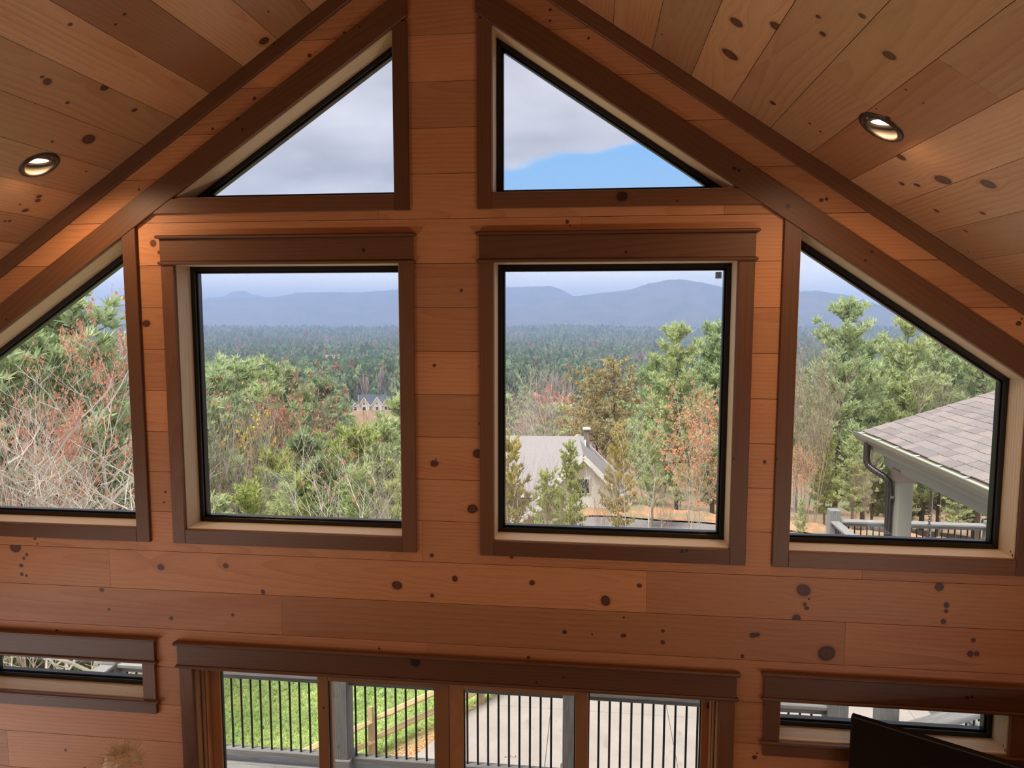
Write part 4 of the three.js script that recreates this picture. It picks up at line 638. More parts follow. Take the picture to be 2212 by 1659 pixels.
// ---------------------------------------------------------------- trees
class Cloud {                                        // many small triangles
  constructor() { this.p = []; this.n = []; }
  tri(ax, ay, az, bx, by, bz, cx, cy, cz) {
    const ux = bx - ax, uy = by - ay, uz = bz - az, vx = cx - ax, vy = cy - ay, vz = cz - az; let nx = uy * vz - uz * vy, ny = uz * vx - ux * vz, nz = ux * vy - uy * vx; const l = Math.hypot(nx, ny, nz) || 1; nx /= l; ny /= l; nz /= l;
    this.p.push(ax, ay, az, bx, by, bz, cx, cy, cz); this.n.push(nx, ny, nz, nx, ny, nz, nx, ny, nz);
  }
  stick(a, b, r0, r1) {                              // a three-sided twig
    let dx = b[0] - a[0], dy = b[1] - a[1], dz = b[2] - a[2]; const l = Math.hypot(dx, dy, dz) || 1; dx /= l; dy /= l; dz /= l;
    let ux, uy, uz; if (Math.abs(dy) < 0.9) { ux = dz; uy = 0; uz = -dx; } else { ux = 0; uy = -dz; uz = dy; } const ul = Math.hypot(ux, uy, uz) || 1; ux /= ul; uy /= ul; uz /= ul;
    const vx = dy * uz - dz * uy, vy = dz * ux - dx * uz, vz = dx * uy - dy * ux, R = [];
    for (let k = 0; k < 3; k++) { const c = Math.cos(k * 2.0944), s = Math.sin(k * 2.0944), ex = ux * c + vx * s, ey = uy * c + vy * s, ez = uz * c + vz * s; R.push([a[0] + ex * r0, a[1] + ey * r0, a[2] + ez * r0, b[0] + ex * r1, b[1] + ey * r1, b[2] + ez * r1]); }
    for (let k = 0; k < 3; k++) { const q = R[k], w = R[(k + 1) % 3]; this.tri(q[0], q[1], q[2], w[0], w[1], w[2], w[3], w[4], w[5]); this.tri(q[0], q[1], q[2], w[3], w[4], w[5], q[3], q[4], q[5]); }
  }
  geo() { const g = new THREE.BufferGeometry(); g.setAttribute('position', new THREE.Float32BufferAttribute(this.p, 3)); g.setAttribute('normal', new THREE.Float32BufferAttribute(this.n, 3)); return g; }
}
const leafy = (r, g, b) => new THREE.MeshPhysicalMaterial({ color: new THREE.Color().setRGB(r, g, b), roughness: 0.95, transmission: 0.35, thickness: 0, specularIntensity: 0.3, side: THREE.DoubleSide });
const TM = {
  pine: leafy(0.54, 0.61, 0.31), pine2: leafy(0.48, 0.57, 0.31), dark: leafy(0.36, 0.45, 0.23), young: leafy(0.50, 0.55, 0.20), golden: leafy(0.60, 0.52, 0.18), rusty: leafy(0.50, 0.42, 0.21),
  red: leafy(0.58, 0.26, 0.17), rust: leafy(0.48, 0.25, 0.16), orange: leafy(0.64, 0.32, 0.16), yellow: leafy(0.80, 0.58, 0.07),
  paleBark: new THREE.MeshStandardMaterial({ color: new THREE.Color().setRGB(0.52, 0.47, 0.39), roughness: 0.9 }), bark: new THREE.MeshStandardMaterial({ color: new THREE.Color().setRGB(0.20, 0.15, 0.115), roughness: 0.95 }), brownBark: new THREE.MeshStandardMaterial({ color: new THREE.Color().setRGB(0.33, 0.25, 0.19), roughness: 0.95 }), greyBark: new THREE.MeshStandardMaterial({ color: new THREE.Color().setRGB(0.38, 0.31, 0.27), roughness: 0.95 }),
};
// height 10, crown radius about `rad`
function pine(seed, { rad = 2.6, base = 0.12, whorls = 24, per = 6, step = 0.2, blades = 7, len = 0.24, width = 0.045, taper = 0.75, rise = 0.35, ragged = 0.35 } = {}) {
  const r = rng(seed), T = new Cloud(), F = new Cloud(), h = 10; let px = 0, pz = 0, tr = 0.15;
  const spine = [[0, -0.6, 0]]; for (let i = 1; i <= 10; i++) { px += (r() - 0.5) * 0.12; pz += (r() - 0.5) * 0.12; spine.push([px, i * h / 10, pz]); }
  for (let i = 0; i < 10; i++) T.stick(spine[i], spine[i + 1], tr * (1 - i / 10.5), tr * (1 - (i + 1) / 10.5));
  const on = (t) => { const k = clamp(t, 0, 0.999) * 10, i = Math.floor(k), f = k - i; return [lerp(spine[i][0], spine[i + 1][0], f), lerp(Math.max(0, spine[i][1]), spine[i + 1][1], f), lerp(spine[i][2], spine[i + 1][2], f)]; };
  const tuft = (x, y, z, dx, dy, dz, s) => { for (let b = 0; b < blades; b++) { let ex = dx + (r() - 0.5) * 1.7, ey = dy + 0.25 + (r() - 0.5) * 1.5, ez = dz + (r() - 0.5) * 1.7; const l = Math.hypot(ex, ey, ez) || 1, L = len * s * (0.7 + 0.6 * r()) / l; ex *= L; ey *= L; ez *= L; const wx = (r() - 0.5), wy = (r() - 0.5), wz = (r() - 0.5), wl = width * s / (Math.hypot(wx, wy, wz) || 1); F.tri(x - wx * wl, y - wy * wl, z - wz * wl, x + wx * wl, y + wy * wl, z + wz * wl, x + ex, y + ey, z + ez); } };
  for (let w = 0; w < whorls; w++) {
    const t = base + (1 - base) * (w + r() * 1.6) / (whorls + 1), o = on(t), u = (t - base) / (1 - base), full = rad * Math.pow(1 - u, taper) * (0.45 + 0.55 * smooth(0, 0.22, u)) + 0.25, a0 = r() * 6.283, n = Math.max(3, Math.round(per * (0.6 + 0.5 * (1 - u))));
    for (let k = 0; k < n; k++) {
      const a = a0 + k / n * 6.283 + (r() - 0.5) * 1.2, L = full * (1 - ragged + 2 * ragged * r() * 0.8), up = rise * (u * 1.6 - 0.15) + (r() - 0.5) * 0.25, segs = 4, ca = Math.cos(a), sa = Math.sin(a); let p = [o[0], o[1] + (r() - 0.5) * 0.35, o[2]], e = up;
      for (let s = 0; s < segs; s++) {
        const q = [p[0] + ca * L / segs, p[1] + e * L / segs, p[2] + sa * L / segs]; e += 0.10 + 0.12 * r(); T.stick(p, q, 0.045 * (1 - s / segs) * (0.5 + L / rad * 0.6), 0.03 * (1 - (s + 0.9) / segs));
        if (s > 0 || u > 0.5) for (let d = 0; d < L / segs / step * (s > 1 ? 1.6 : 0.9); d++) { const f = r(), side = r() < 0.5 ? 1 : -1, reach = (0.1 + 0.55 * r()) * L * 0.34, bx = lerp(p[0], q[0], f), by = lerp(p[1], q[1], f), bz = lerp(p[2], q[2], f), ex = ca * 0.6 - sa * side * 0.8, ez = sa * 0.6 + ca * side * 0.8, hump = 0.1 + 0.55 * r(); for (let j = 1; j <= 3; j++) { const g = reach * j / 3, o = 0.2; tuft(bx + ex * g + (r() - 0.5) * o, by + hump * g + (r() - 0.35) * o * 1.6, bz + ez * g + (r() - 0.5) * o, ex * 0.5, 0.7, ez * 0.5, 0.75 + 0.5 * r()); } }
        p = q;
      }
      tuft(p[0], p[1], p[2], ca, 0.6, sa, 1.1);
    }
  }
  const tip = spine[10]; for (let j = 0; j < 5; j++) tuft(tip[0], tip[1] - j * 0.12, tip[2], 0, 1, 0, 0.9);
  return { wood: T.geo(), leaf: F.geo() };
}
// a leafless broadleaf tree, height about 10
function bare(seed, { trunk = 0.13, forks = 1, fork0 = 0.22, spread = 0.75, levels = 4, kids = [7, 5, 4, 3], twist = 0.5, leaves = 0, leafSize = 0.11, leafFrom = 0, lift = 0.35, thin = 1 } = {}) {
  const r = rng(seed), T = new Cloud(), F = new Cloud(), N = () => r() - 0.5, clumps = [];
  function grow(p, d, len, rad, lev) {
    const segs = lev === 0 ? 9 : lev === 1 ? 6 : lev === 2 ? 4 : 3, pts = [p]; let q = p, e = d.slice();
    for (let s = 0; s < segs; s++) {
      e = [e[0] + N() * twist * 0.55, e[1] + N() * twist * 0.4 + (lev ? lift * 0.16 : 0.12), e[2] + N() * twist * 0.55]; const l = Math.hypot(...e); e = e.map((v) => v / l);
      const b = [q[0] + e[0] * len / segs, q[1] + e[1] * len / segs, q[2] + e[2] * len / segs]; T.stick(q, b, Math.max(0.0065, rad * (1 - 0.82 * s / segs)), Math.max(0.005, rad * (1 - 0.82 * (s + 1) / segs))); pts.push(b); q = b;
    }
    if (lev < levels) { const n = kids[lev] ?? 3; for (let k = 0; k < n; k++) { const f = lev === 0 ? lerp(fork0, 0.98, (k + r()) / n) : lerp(0.18, 0.98, (k + r()) / n), i = Math.min(segs - 1, Math.floor(f * segs)), g = f * segs - i, o = pts[i].map((v, m) => lerp(v, pts[i + 1][m], g)), a = r() * 6.283, up = 0.15 + 0.6 * r(); const c = [d[0] * 0.35 + Math.cos(a) * spread, d[1] * 0.35 + up * 0.8, d[2] * 0.35 + Math.sin(a) * spread]; grow(o, c, len * (lev === 0 ? 0.62 * (1.1 - 0.6 * f) : 0.58) * (0.7 + 0.5 * r()), rad * (lev === 0 ? 0.42 : 0.5) * (1 - 0.3 * f) * thin, lev + 1); } }
    else if (leaves && q[1] > leafFrom * 10) clumps.push(q, pts[1]);
  }
  for (let i = 0; i < forks; i++) { const a = i / forks * 6.283 + r(), s = forks > 1 ? 0.22 : 0.04; grow([Math.cos(a) * 0.12 * (forks - 1), -0.5, Math.sin(a) * 0.12 * (forks - 1)], [Math.cos(a) * s, 1, Math.sin(a) * s], 8.2 + 1.2 * r(), trunk, 0); }
  if (leaves) for (const c of clumps) if (r() < leaves) { const n = 2 + Math.floor(r() * 7); for (let k = 0; k < n; k++) { const x = c[0] + N() * 0.28, y = c[1] + N() * 0.26, z = c[2] + N() * 0.28, ax = N(), ay = N(), az = N(), al = leafSize * (0.7 + 0.6 * r()) / Math.hypot(ax, ay, az), bx = N(), by = N(), bz = N(), bl = leafSize * 0.55 / Math.hypot(bx, by, bz); F.tri(x, y, z, x + ax * al * 0.5 + bx * bl, y + ay * al * 0.5 + by * bl, z + az * al * 0.5 + bz * bl, x + ax * al, y + ay * al, z + az * al); F.tri(x, y, z, x + ax * al, y + ay * al, z + az * al, x + ax * al * 0.5 - bx * bl, y + ay * al * 0.5 - by * bl, z + az * al * 0.5 - bz * bl); } }
  return { wood: T.geo(), leaf: F.p.length ? F.geo() : null };
}
// kind -> [variants, wood, foliage, category, label, group]
const pineA = [pine(1, { rad: 2.7 }), pine(2, { rad: 2.3, ragged: 0.45 })], pineY = [pine(3, { rad: 1.9, whorls: 20, base: 0.1, per: 5, len: 0.26, width: 0.05, step: 0.28, rise: 0.5 }), pine(4, { rad: 1.7, whorls: 19, base: 0.16, per: 5, len: 0.26, width: 0.05, step: 0.28, rise: 0.6, ragged: 0.5 })], pineF = [pine(5, { rad: 2.9, whorls: 15, base: 0.34, per: 5, step: 0.42, ragged: 0.55, taper: 0.55, rise: 0.2 })];
const brush = [bare(6, { forks: 4, trunk: 0.06, kids: [8, 5, 3], levels: 3, spread: 0.55, twist: 0.35, lift: 0.9, fork0: 0.12 }), bare(7, { forks: 3, trunk: 0.07, kids: [9, 5, 3], levels: 3, spread: 0.65, twist: 0.4, lift: 0.7, fork0: 0.15 })];
const KIND = {
  white_pine: [pineA, TM.bark, [TM.pine, TM.pine2], 'pine tree', 'tall white pine with dense soft green crown', 'white pines beyond the windows'],
  dark_pine: [[pineY[0], pineA[1]], TM.bark, [TM.dark], 'pine tree', 'dark green narrow pine behind the saplings', 'dark pines in the wood'],
  young_pine: [pineY, TM.brownBark, [TM.young, TM.pine], 'pine tree', 'young bright green pine among bare saplings', 'young pines on the slope'],
  golden_pine: [pineY, TM.brownBark, [TM.golden], 'pine tree', 'young yellow-gold pine in front of the neighbouring roof', 'golden young pines'],
  rusty_pine: [pineF, TM.bark, [TM.rusty], 'pine tree', 'flat-topped rusty brown pine beside the big white pine', 'rusty pines'],
  red_oak: [[bare(8, { trunk: 0.14, kids: [9, 5, 4, 2], levels: 4, leaves: 0.8, leafSize: 0.12, leafFrom: 0.5, spread: 0.9, twist: 0.7 })], TM.paleBark, [TM.red], 'oak tree', 'bare pale oak with red leaves left on its upper twigs', 'red leafed oaks'],
  pale_oak: [[bare(9, { trunk: 0.17, kids: [9, 5, 3, 2], levels: 4, spread: 1.05, twist: 0.95, lift: 0.1, thin: 1.12 })], TM.paleBark, null, 'oak tree', 'bare pale oak with arching lichen-grey branches', 'bare pale oaks'],
  rust_oak: [[bare(10, { trunk: 0.11, kids: [9, 6, 4], levels: 3, leaves: 0.9, leafSize: 0.16, leafFrom: 0.35, spread: 0.8 })], TM.brownBark, [TM.rust], 'oak tree', 'rust-leaved oak in front of the distant pines'],
  yellow_leaf: [[bare(11, { forks: 2, trunk: 0.08, kids: [8, 5, 3], levels: 3, leaves: 0.3, leafSize: 0.16, leafFrom: 0.6 })], TM.brownBark, [TM.yellow], 'tree', 'thin tree with a few last yellow leaves'],
  brown_brush: [brush, [TM.brownBark, TM.greyBark], null, 'bare tree', 'leafless many-stemmed brown tree on the slope', 'leafless brown trees'],
  pale_sapling: [[bare(12, { trunk: 0.07, kids: [12, 4, 2], levels: 3, spread: 0.7, twist: 0.3, lift: 0.6, leaves: 0.12, leafSize: 0.15 }), bare(13, { trunk: 0.06, kids: [13, 4, 2], levels: 3, spread: 0.65, twist: 0.3, lift: 0.7, leaves: 0.05, leafSize: 0.14 })], TM.paleBark, [TM.rust], 'sapling', 'thin pale bare sapling with a few rust leaves', 'pale saplings'],
  pale_tree: [[bare(14, { trunk: 0.11, kids: [16, 5, 3], levels: 3, spread: 0.9, twist: 0.25, lift: 0.7, fork0: 0.16 })], TM.paleBark, null, 'bare tree', 'pale bare tree standing above the grey neighbouring roof'],
  maple: [[bare(15, { forks: 2, trunk: 0.06, kids: [11, 5, 3], levels: 3, leaves: 0.9, leafSize: 0.14, leafFrom: 0.3, spread: 0.5, lift: 0.9, twist: 0.3 })], TM.paleBark, [TM.orange], 'maple tree', 'small maple with orange-red leaves by the road', 'orange maples'],
  bare_pole: [[bare(16, { trunk: 0.09, kids: [9, 3, 2], levels: 3, fork0: 0.5, spread: 0.5, twist: 0.15 })], TM.greyBark, null, 'bare tree', 'straight slender bare trunk behind the porch', 'slender trunks behind the porch'],
};
const tp = rng(33);
const near = (b) => (b < -36 ? 'behind the deck corner' : b < -31 ? 'behind the bare pale oak' : b < -26 ? 'below the flat-topped far peak' : b < -22.5 ? 'before the long blue ridge' : b < -19 ? 'below the tan hillside house' : b < -14 ? 'near the white many-gabled house' : b < -5.5 ? 'by the grey roof end' : b < -1.5 ? 'over the grey neighbouring roof' : b < 2.5 ? 'around the rusty pine' : b < 6 ? 'beside the big white pine' : b < 12 ? 'around the orange maple' : b < 16.5 ? 'near the porch newel post' : b < 20 ? 'behind the black downspout' : b < 25 ? 'behind the porch railing' : 'behind the porch roof');
const away = (d) => (d < 16 ? 'close under the deck' : d < 24 ? 'on the near slope' : d < 36 ? 'across the road' : d < 62 ? 'at the wood edge' : d < 120 ? 'down the slope' : d < 200 ? 'low in the valley' : 'far down the valley');
const TONE = new Map([[TM.pine, 'light green'], [TM.pine2, 'grey green'], [TM.dark, 'dark green'], [TM.young, 'yellow green'], [TM.golden, 'golden'], [TM.rusty, 'rusty'], [TM.red, 'red leaved'], [TM.rust, 'rust leaved'], [TM.orange, 'orange leaved'], [TM.yellow, 'yellow leaved'], [TM.paleBark, 'pale grey'], [TM.brownBark, 'brown'], [TM.greyBark, 'grey'], [TM.bark, 'dark']]);
const KINDS = { white_pine: 'white pine', dark_pine: 'slim pine', young_pine: 'young pine', golden_pine: 'young pine', rusty_pine: 'flat-topped pine', red_oak: 'oak', pale_oak: 'bare arching oak', rust_oak: 'oak', yellow_leaf: 'tree', brown_brush: 'leafless many-stemmed tree', pale_sapling: 'thin sapling', pale_tree: 'bare tree', maple: 'maple', bare_pole: 'slender straight trunk', valley_pine: 'pine', valley_bare_tree: 'leafless tree', valley_red_tree: 'autumn tree' };
function plant(kind, x, z, top, wide = 1, y = ground(x, z), protos) {
  const [vars, wood, leaf, category, label, group] = KIND[kind], v = (protos ?? vars)[Math.floor(tp() * (protos ?? vars).length)], s = (top - y) / 10.1, t = thing(kind, label, category, [x, y, z], tp() * 6.283, group);
  const w = part('trunk', v.wood, Array.isArray(wood) ? wood[Math.floor(tp() * wood.length)] : wood, t); w.scale.set(s * wide, s, s * wide);
  let tone = w.material; if (v.leaf && leaf) { const f = part('foliage', v.leaf, leaf[Math.floor(tp() * leaf.length)], t); f.scale.copy(w.scale); tone = kind === 'pale_sapling' ? tone : f.material; }
  const b = bearingOf(x, z), d = Math.hypot(x - EYE[0], z - EYE[1]), h = top - y, size = h < 9 ? 'short' : h < 13 ? 'medium' : 'tall', shape = wide < 0.75 ? 'narrow' : wide > 1.15 ? 'broad' : '';
  t.userData.label = [size, shape, TONE.get(tone), KINDS[kind], away(d), near(b)].filter(Boolean).join(' '); t.userData.group = group ?? undefined; if (!group) delete t.userData.group;
  return t;
}
// kind, x, z, height of the top, breadth
const NEAR = [['white_pine',-14.7,-15.9,4.9,1.25], ['white_pine',-18.2,-18.1,5.4,1.20], ['white_pine',-15.8,-13.6,4.7,1.20], ['red_oak',-9.4,-10.4,4.1,0.50], ['pale_oak',-7.6,-8.1,3.2,0.60], ['pale_oak',-7.4,-6.9,2.5,0.70], ['red_oak',-9.4,-8.6,2.4,0.60], ['brown_brush',-10.4,-9.0,2.2,0.60], ['brown_brush',-9.4,-7.2,2.2,0.72], ['pale_oak',-8.1,-9.5,1.8,0.70], ['pale_oak',-7.8,-6.0,2.0,0.70], ['white_pine',-16.9,-24.1,1.9,1.20], ['white_pine',-23.5,-40.0,1.5,1.15], ['white_pine',-22.9,-43.6,1.2,1.10], ['white_pine',-22.3,-47.2,0.7,1.00], ['dark_pine',-21.4,-52.0,-0.9,0.90], ['white_pine',-21.2,-34.3,1.1,1.10], ['white_pine',-19.0,-37.8,-0.0,1.10], ['rust_oak',-16.4,-34.6,-0.7,0.70], ['brown_brush',-11.6,-20.2,0.5,0.78], ['brown_brush',-11.3,-18.1,0.5,0.72], ['yellow_leaf',-15.3,-26.2,-0.1,0.60], ['young_pine',-9.9,-18.8,-0.1,1.00], ['dark_pine',-10.9,-23.8,-0.5,1.00], ['young_pine',-9.1,-24.6,-0.1,1.00], ['young_pine',-8.2,-25.9,-0.1,1.15], ['white_pine',-11.1,-39.6,-0.7,1.00], ['dark_pine',-8.0,-31.1,-0.4,1.10], ['young_pine',-11.0,-27.1,-1.1,0.90], ['pale_sapling',-6.3,-13.9,0.8,1.00], ['pale_sapling',-5.7,-16.2,0.5,1.00], ['pale_sapling',-6.9,-17.9,0.1,0.80], ['young_pine',-8.6,-12.7,-0.2,1.30], ['young_pine',-8.5,-17.3,-0.4,1.10], ['brown_brush',-4.1,-13.1,0.4,0.60], ['young_pine',-6.4,-17.0,-0.3,1.00], ['young_pine',-8.8,-14.9,-0.4,1.10], ['young_pine',-5.0,-17.5,-0.2,1.20], ['brown_brush',-15.6,-41.3,-2.2,0.78], ['young_pine',-5.1,-21.6,-0.0,1.10], ['young_pine',-4.5,-25.8,-0.5,1.10], ['pale_tree',-4.9,-70.0,-2.2,1.00], ['brown_brush',-5.9,-76.0,-1.9,0.78], ['brown_brush',-3.6,-68.1,-2.7,0.72], ['rusty_pine',2.7,-54.2,0.9,1.25], ['rusty_pine',1.2,-56.2,-0.4,1.10], ['white_pine',5.3,-34.0,3.8,1.00], ['white_pine',8.0,-38.6,4.0,1.00], ['white_pine',4.7,-40.1,2.0,0.90], ['white_pine',9.1,-35.4,3.3,1.00], ['golden_pine',1.8,-22.2,0.4,0.80], ['golden_pine',-1.9,-19.1,0.4,0.80], ['young_pine',0.0,-21.2,-0.2,0.90], ['young_pine',3.2,-24.1,-0.0,0.90], ['pale_sapling',2.1,-20.2,0.9,0.90], ['maple',4.2,-19.0,1.0,1.00], ['pale_sapling',2.5,-18.2,-0.1,0.90], ['young_pine',-0.6,-18.2,-0.6,1.10], ['brown_brush',-1.1,-16.1,-0.2,0.54], ['brown_brush',-0.2,-15.2,-0.6,0.54], ['brown_brush',1.2,-20.2,-1.1,0.60], ['young_pine',4.9,-29.0,-2.5,1.10], ['brown_brush',3.4,-21.1,-1.6,0.54], ['dark_pine',6.8,-31.7,-2.1,1.20], ['pale_sapling',0.7,-17.2,-0.2,0.70], ['white_pine',14.1,-36.1,5.1,1.05], ['white_pine',18.3,-38.8,4.3,1.00], ['white_pine',22.0,-41.5,3.3,1.00], ['white_pine',22.9,-38.8,2.8,1.10], ['white_pine',19.6,-46.8,2.6,1.10], ['white_pine',23.6,-47.4,2.6,1.10], ['brown_brush',11.0,-31.8,2.9,0.72], ['brown_brush',11.2,-30.7,1.7,0.60], ['maple',10.1,-29.0,-2.1,0.80], ['young_pine',12.9,-30.1,-1.2,1.00], ['young_pine',12.4,-32.4,-1.4,1.00], ['dark_pine',16.5,-37.3,-1.4,1.00], ['brown_brush',13.1,-29.0,-2.0,0.54], ['young_pine',8.3,-22.2,-2.3,0.70], ['brown_brush',13.0,-30.1,-2.8,0.48], ['bare_pole',18.3,-36.6,2.3,0.50], ['bare_pole',19.6,-37.1,1.3,0.50], ['bare_pole',20.4,-37.9,1.2,0.50], ['bare_pole',21.5,-38.4,0.7,0.50], ['bare_pole',22.5,-39.1,0.9,0.50], ['bare_pole',22.1,-37.0,0.8,0.50], ['bare_pole',19.1,-39.5,-0.0,0.50], ['young_pine',19.7,-34.8,-4.1,1.10], ['dark_pine',25.5,-44.3,-2.2,1.20], ['dark_pine',23.0,-47.6,-2.1,1.20], ['dark_pine',25.3,-39.8,0.6,1.20], ['young_pine',17.6,-35.8,-3.9,0.90]];
for (const [k, x, z, top, w] of NEAR) plant(k, x, z, top, w);
// middle distance: each still a tree of its own
{
  const mr = rng(71), lp = [pine(21, { rad: 2.4, whorls: 9, per: 5, base: 0.2, step: 0.9, blades: 4, len: 0.75, width: 0.16 }), pine(22, { rad: 2.8, whorls: 8, per: 5, base: 0.28, step: 0.95, blades: 4, len: 0.8, width: 0.17, taper: 0.6 })], lb = [bare(23, { forks: 3, trunk: 0.09, kids: [7, 4], levels: 2, spread: 0.6, lift: 0.8, thin: 1.6 })], lr = [bare(24, { forks: 2, trunk: 0.09, kids: [7, 4], levels: 2, leaves: 1, leafSize: 0.8, leafFrom: 0.3, thin: 1.5 })];
  KIND.valley_pine = [lp, TM.bark, [TM.pine, TM.pine2, TM.dark, TM.pine2], 'pine tree', 'pine in the wooded valley below', 'valley pines'];
  KIND.valley_bare_tree = [lb, [TM.greyBark, TM.brownBark], null, 'bare tree', 'grey leafless tree in the wooded valley', 'leafless valley trees'];
  KIND.valley_red_tree = [lr, TM.brownBark, [TM.rust, TM.red], 'tree', 'reddish autumn tree in the wooded valley', 'reddish valley trees'];
  let n = 0, tries = 0; const stood = [];
  while (n < 235 && tries++ < 20000) {
    const b = lerp(-36, 31, mr()), d = 66 * Math.pow(330 / 66, Math.pow(mr(), 0.8)); if (b > -14.6 && b < -7.6) continue;
    if (b > -19.6 && b < -15.6 && d > 150 && d < 300) continue; if (Math.abs(b + 3) < 4 && d < 95) continue;
    const [x, z] = spot(b, d); if (stood.some(([u, v]) => Math.hypot(u - x, v - z) < 7)) continue; stood.push([x, z]);
    const y = ground(x, z), q = mr(), kind = q < 0.56 ? 'valley_pine' : q < 0.94 ? 'valley_bare_tree' : 'valley_red_tree', h = (kind === 'valley_pine' ? 10 + 7 * mr() : 8 + 6 * mr()) * (b > -19.6 && b < -15.6 ? 0.7 : 1) * (d < 110 ? 0.8 : 1);
    plant(kind, x, z, y + h, 0.9 + 0.5 * mr(), y); n++;
  }
  // the woods beyond, too many to count
  const P = new Cloud(), Bt = new Cloud(), fr = rng(81);
  for (let i = 0; i < 46; i++) { const t = Math.pow(i / 46, 0.8), y = 0.18 + 0.8 * t, R = 0.27 * Math.pow(1.02 - t, 0.7), a = fr() * 6.283, x = Math.cos(a) * R * (0.3 + 0.7 * fr()), z = Math.sin(a) * R * (0.3 + 0.7 * fr()), s = 0.15 * (1.15 - 0.7 * t); P.tri(x - s * (fr() + 0.3), y - s * fr(), z + s * (fr() - 0.5), x + s * (fr() + 0.3), y - s * fr() * 0.6, z + s * (fr() - 0.5), x + s * (fr() - 0.5), y + s * (0.6 + 0.5 * fr()), z + s * (fr() - 0.5)); }
  for (let i = 0; i < 22; i++) { const a = fr() * 6.283, o = 0.02, R = 0.24 * fr(), y = 0.55 + 0.45 * fr(), x = Math.cos(a) * R, z = Math.sin(a) * R, y0 = 0.05 + 0.3 * fr(), w = 0.012 + 0.012 * fr(); Bt.tri(x * 0.15 - w, y0, z * 0.15, x * 0.15 + w, y0, z * 0.15, x, y, z); Bt.tri(x * 0.5, lerp(y0, y, 0.5), z * 0.5 - w * 0.6, x * 0.5, lerp(y0, y, 0.5), z * 0.5 + w * 0.6, x * 1.2, y * 0.97, z * 1.2); }
  const white = leafy(1, 1, 1), NP = 23000, NB = 11000, ip = new THREE.InstancedMesh(P.geo(), white, NP), ib = new THREE.InstancedMesh(Bt.geo(), white, NB), m = new THREE.Matrix4(), q = new THREE.Quaternion(), c = new THREE.Color();
  const scatter = (inst, count, fn) => { let k = 0; while (k < count) { const u = fr(), d = 300 * Math.pow(3500 / 300, Math.pow(u, 0.82)), b = lerp(-46, 34, fr()), [x, z] = spot(b, d), patch = noise(x / 130, z / 130) + 0.5 * noise(x / 37, z / 37); if (!fn(patch, d)) continue; const y = ground(x, z), h = (11 + 8 * fr()) * (1 + smooth(1200, 3500, d) * 0.7); q.setFromAxisAngle(V3(0, 1, 0), fr() * 6.283); m.compose(V3(x, y - 0.5, z), q, V3(h * (0.8 + 0.5 * fr()) * (1 + smooth(1200, 3500, d) * 1.2), h, h * (0.8 + 0.5 * fr()))); inst.setMatrixAt(k, m); const t = fr(); if (inst === ip) { if (fr() < 0.025) c.setRGB(0.5, 0.2, 0.14); else c.setRGB(lerp(0.16, 0.34, t), lerp(0.24, 0.42, t), lerp(0.13, 0.22, t)); } else c.setRGB(lerp(0.34, 0.6, t), lerp(0.28, 0.5, t), lerp(0.25, 0.44, t)); inst.setColorAt(k++, c); } };
  scatter(ip, NP, (p, d) => p > -0.28 || fr() < 0.2); scatter(ib, NB, (p, d) => p < 0.02 || fr() < 0.12);
  ip.name = 'pine_forest'; ip.userData = { kind: 'stuff', label: 'evergreen forest covering the far hills', category: 'forest' }; ib.name = 'bare_woods'; ib.userData = { kind: 'stuff', label: 'grey leafless woods between the far pines', category: 'forest' }; scene.add(ip, ib);
}
// ---------------------------------------------------------------- television on a swing arm
{
  const L = V3(2.133, 0, 0.125), R = V3(2.695, 0, 0.45), dir = R.clone().sub(L).normalize(), w = 1.24, h = 0.715, top = 2.112, mid = L.clone().addScaledVector(dir, w / 2);
  const tv = thing('television', 'black flat television angled out from the wall under the low window', 'television', [mid.x, 0, mid.z], -Math.atan2(dir.z, dir.x));
  const shell = new THREE.MeshStandardMaterial({ color: 0x070708, roughness: 0.45 }), glassy = new THREE.MeshStandardMaterial({ color: 0x030304, roughness: 0.28 }), arm = new THREE.MeshStandardMaterial({ color: 0x1a1a1b, roughness: 0.5, metalness: 0.5 });
  part('cabinet', box(-w / 2, w / 2, top - h, top, -0.045, 0, 0.004), shell, tv); part('screen', box(-w / 2 + 0.009, w / 2 - 0.009, top - h + 0.018, top - 0.009, -0.001, 0.0015, 0), glassy, tv, 'dark switched-off screen'); part('back_cover', box(-0.42, 0.42, top - h + 0.06, top - 0.22, -0.085, -0.044, 0.015), shell, tv);
  part('wall_arm', [bar([-0.25, top - 0.42, -0.08], [0.1, top - 0.42, -0.3], 0.04, 0.05), bar([0.1, top - 0.42, -0.3], [-0.05, top - 0.42, -0.42], 0.04, 0.05)], arm, tv); 
}
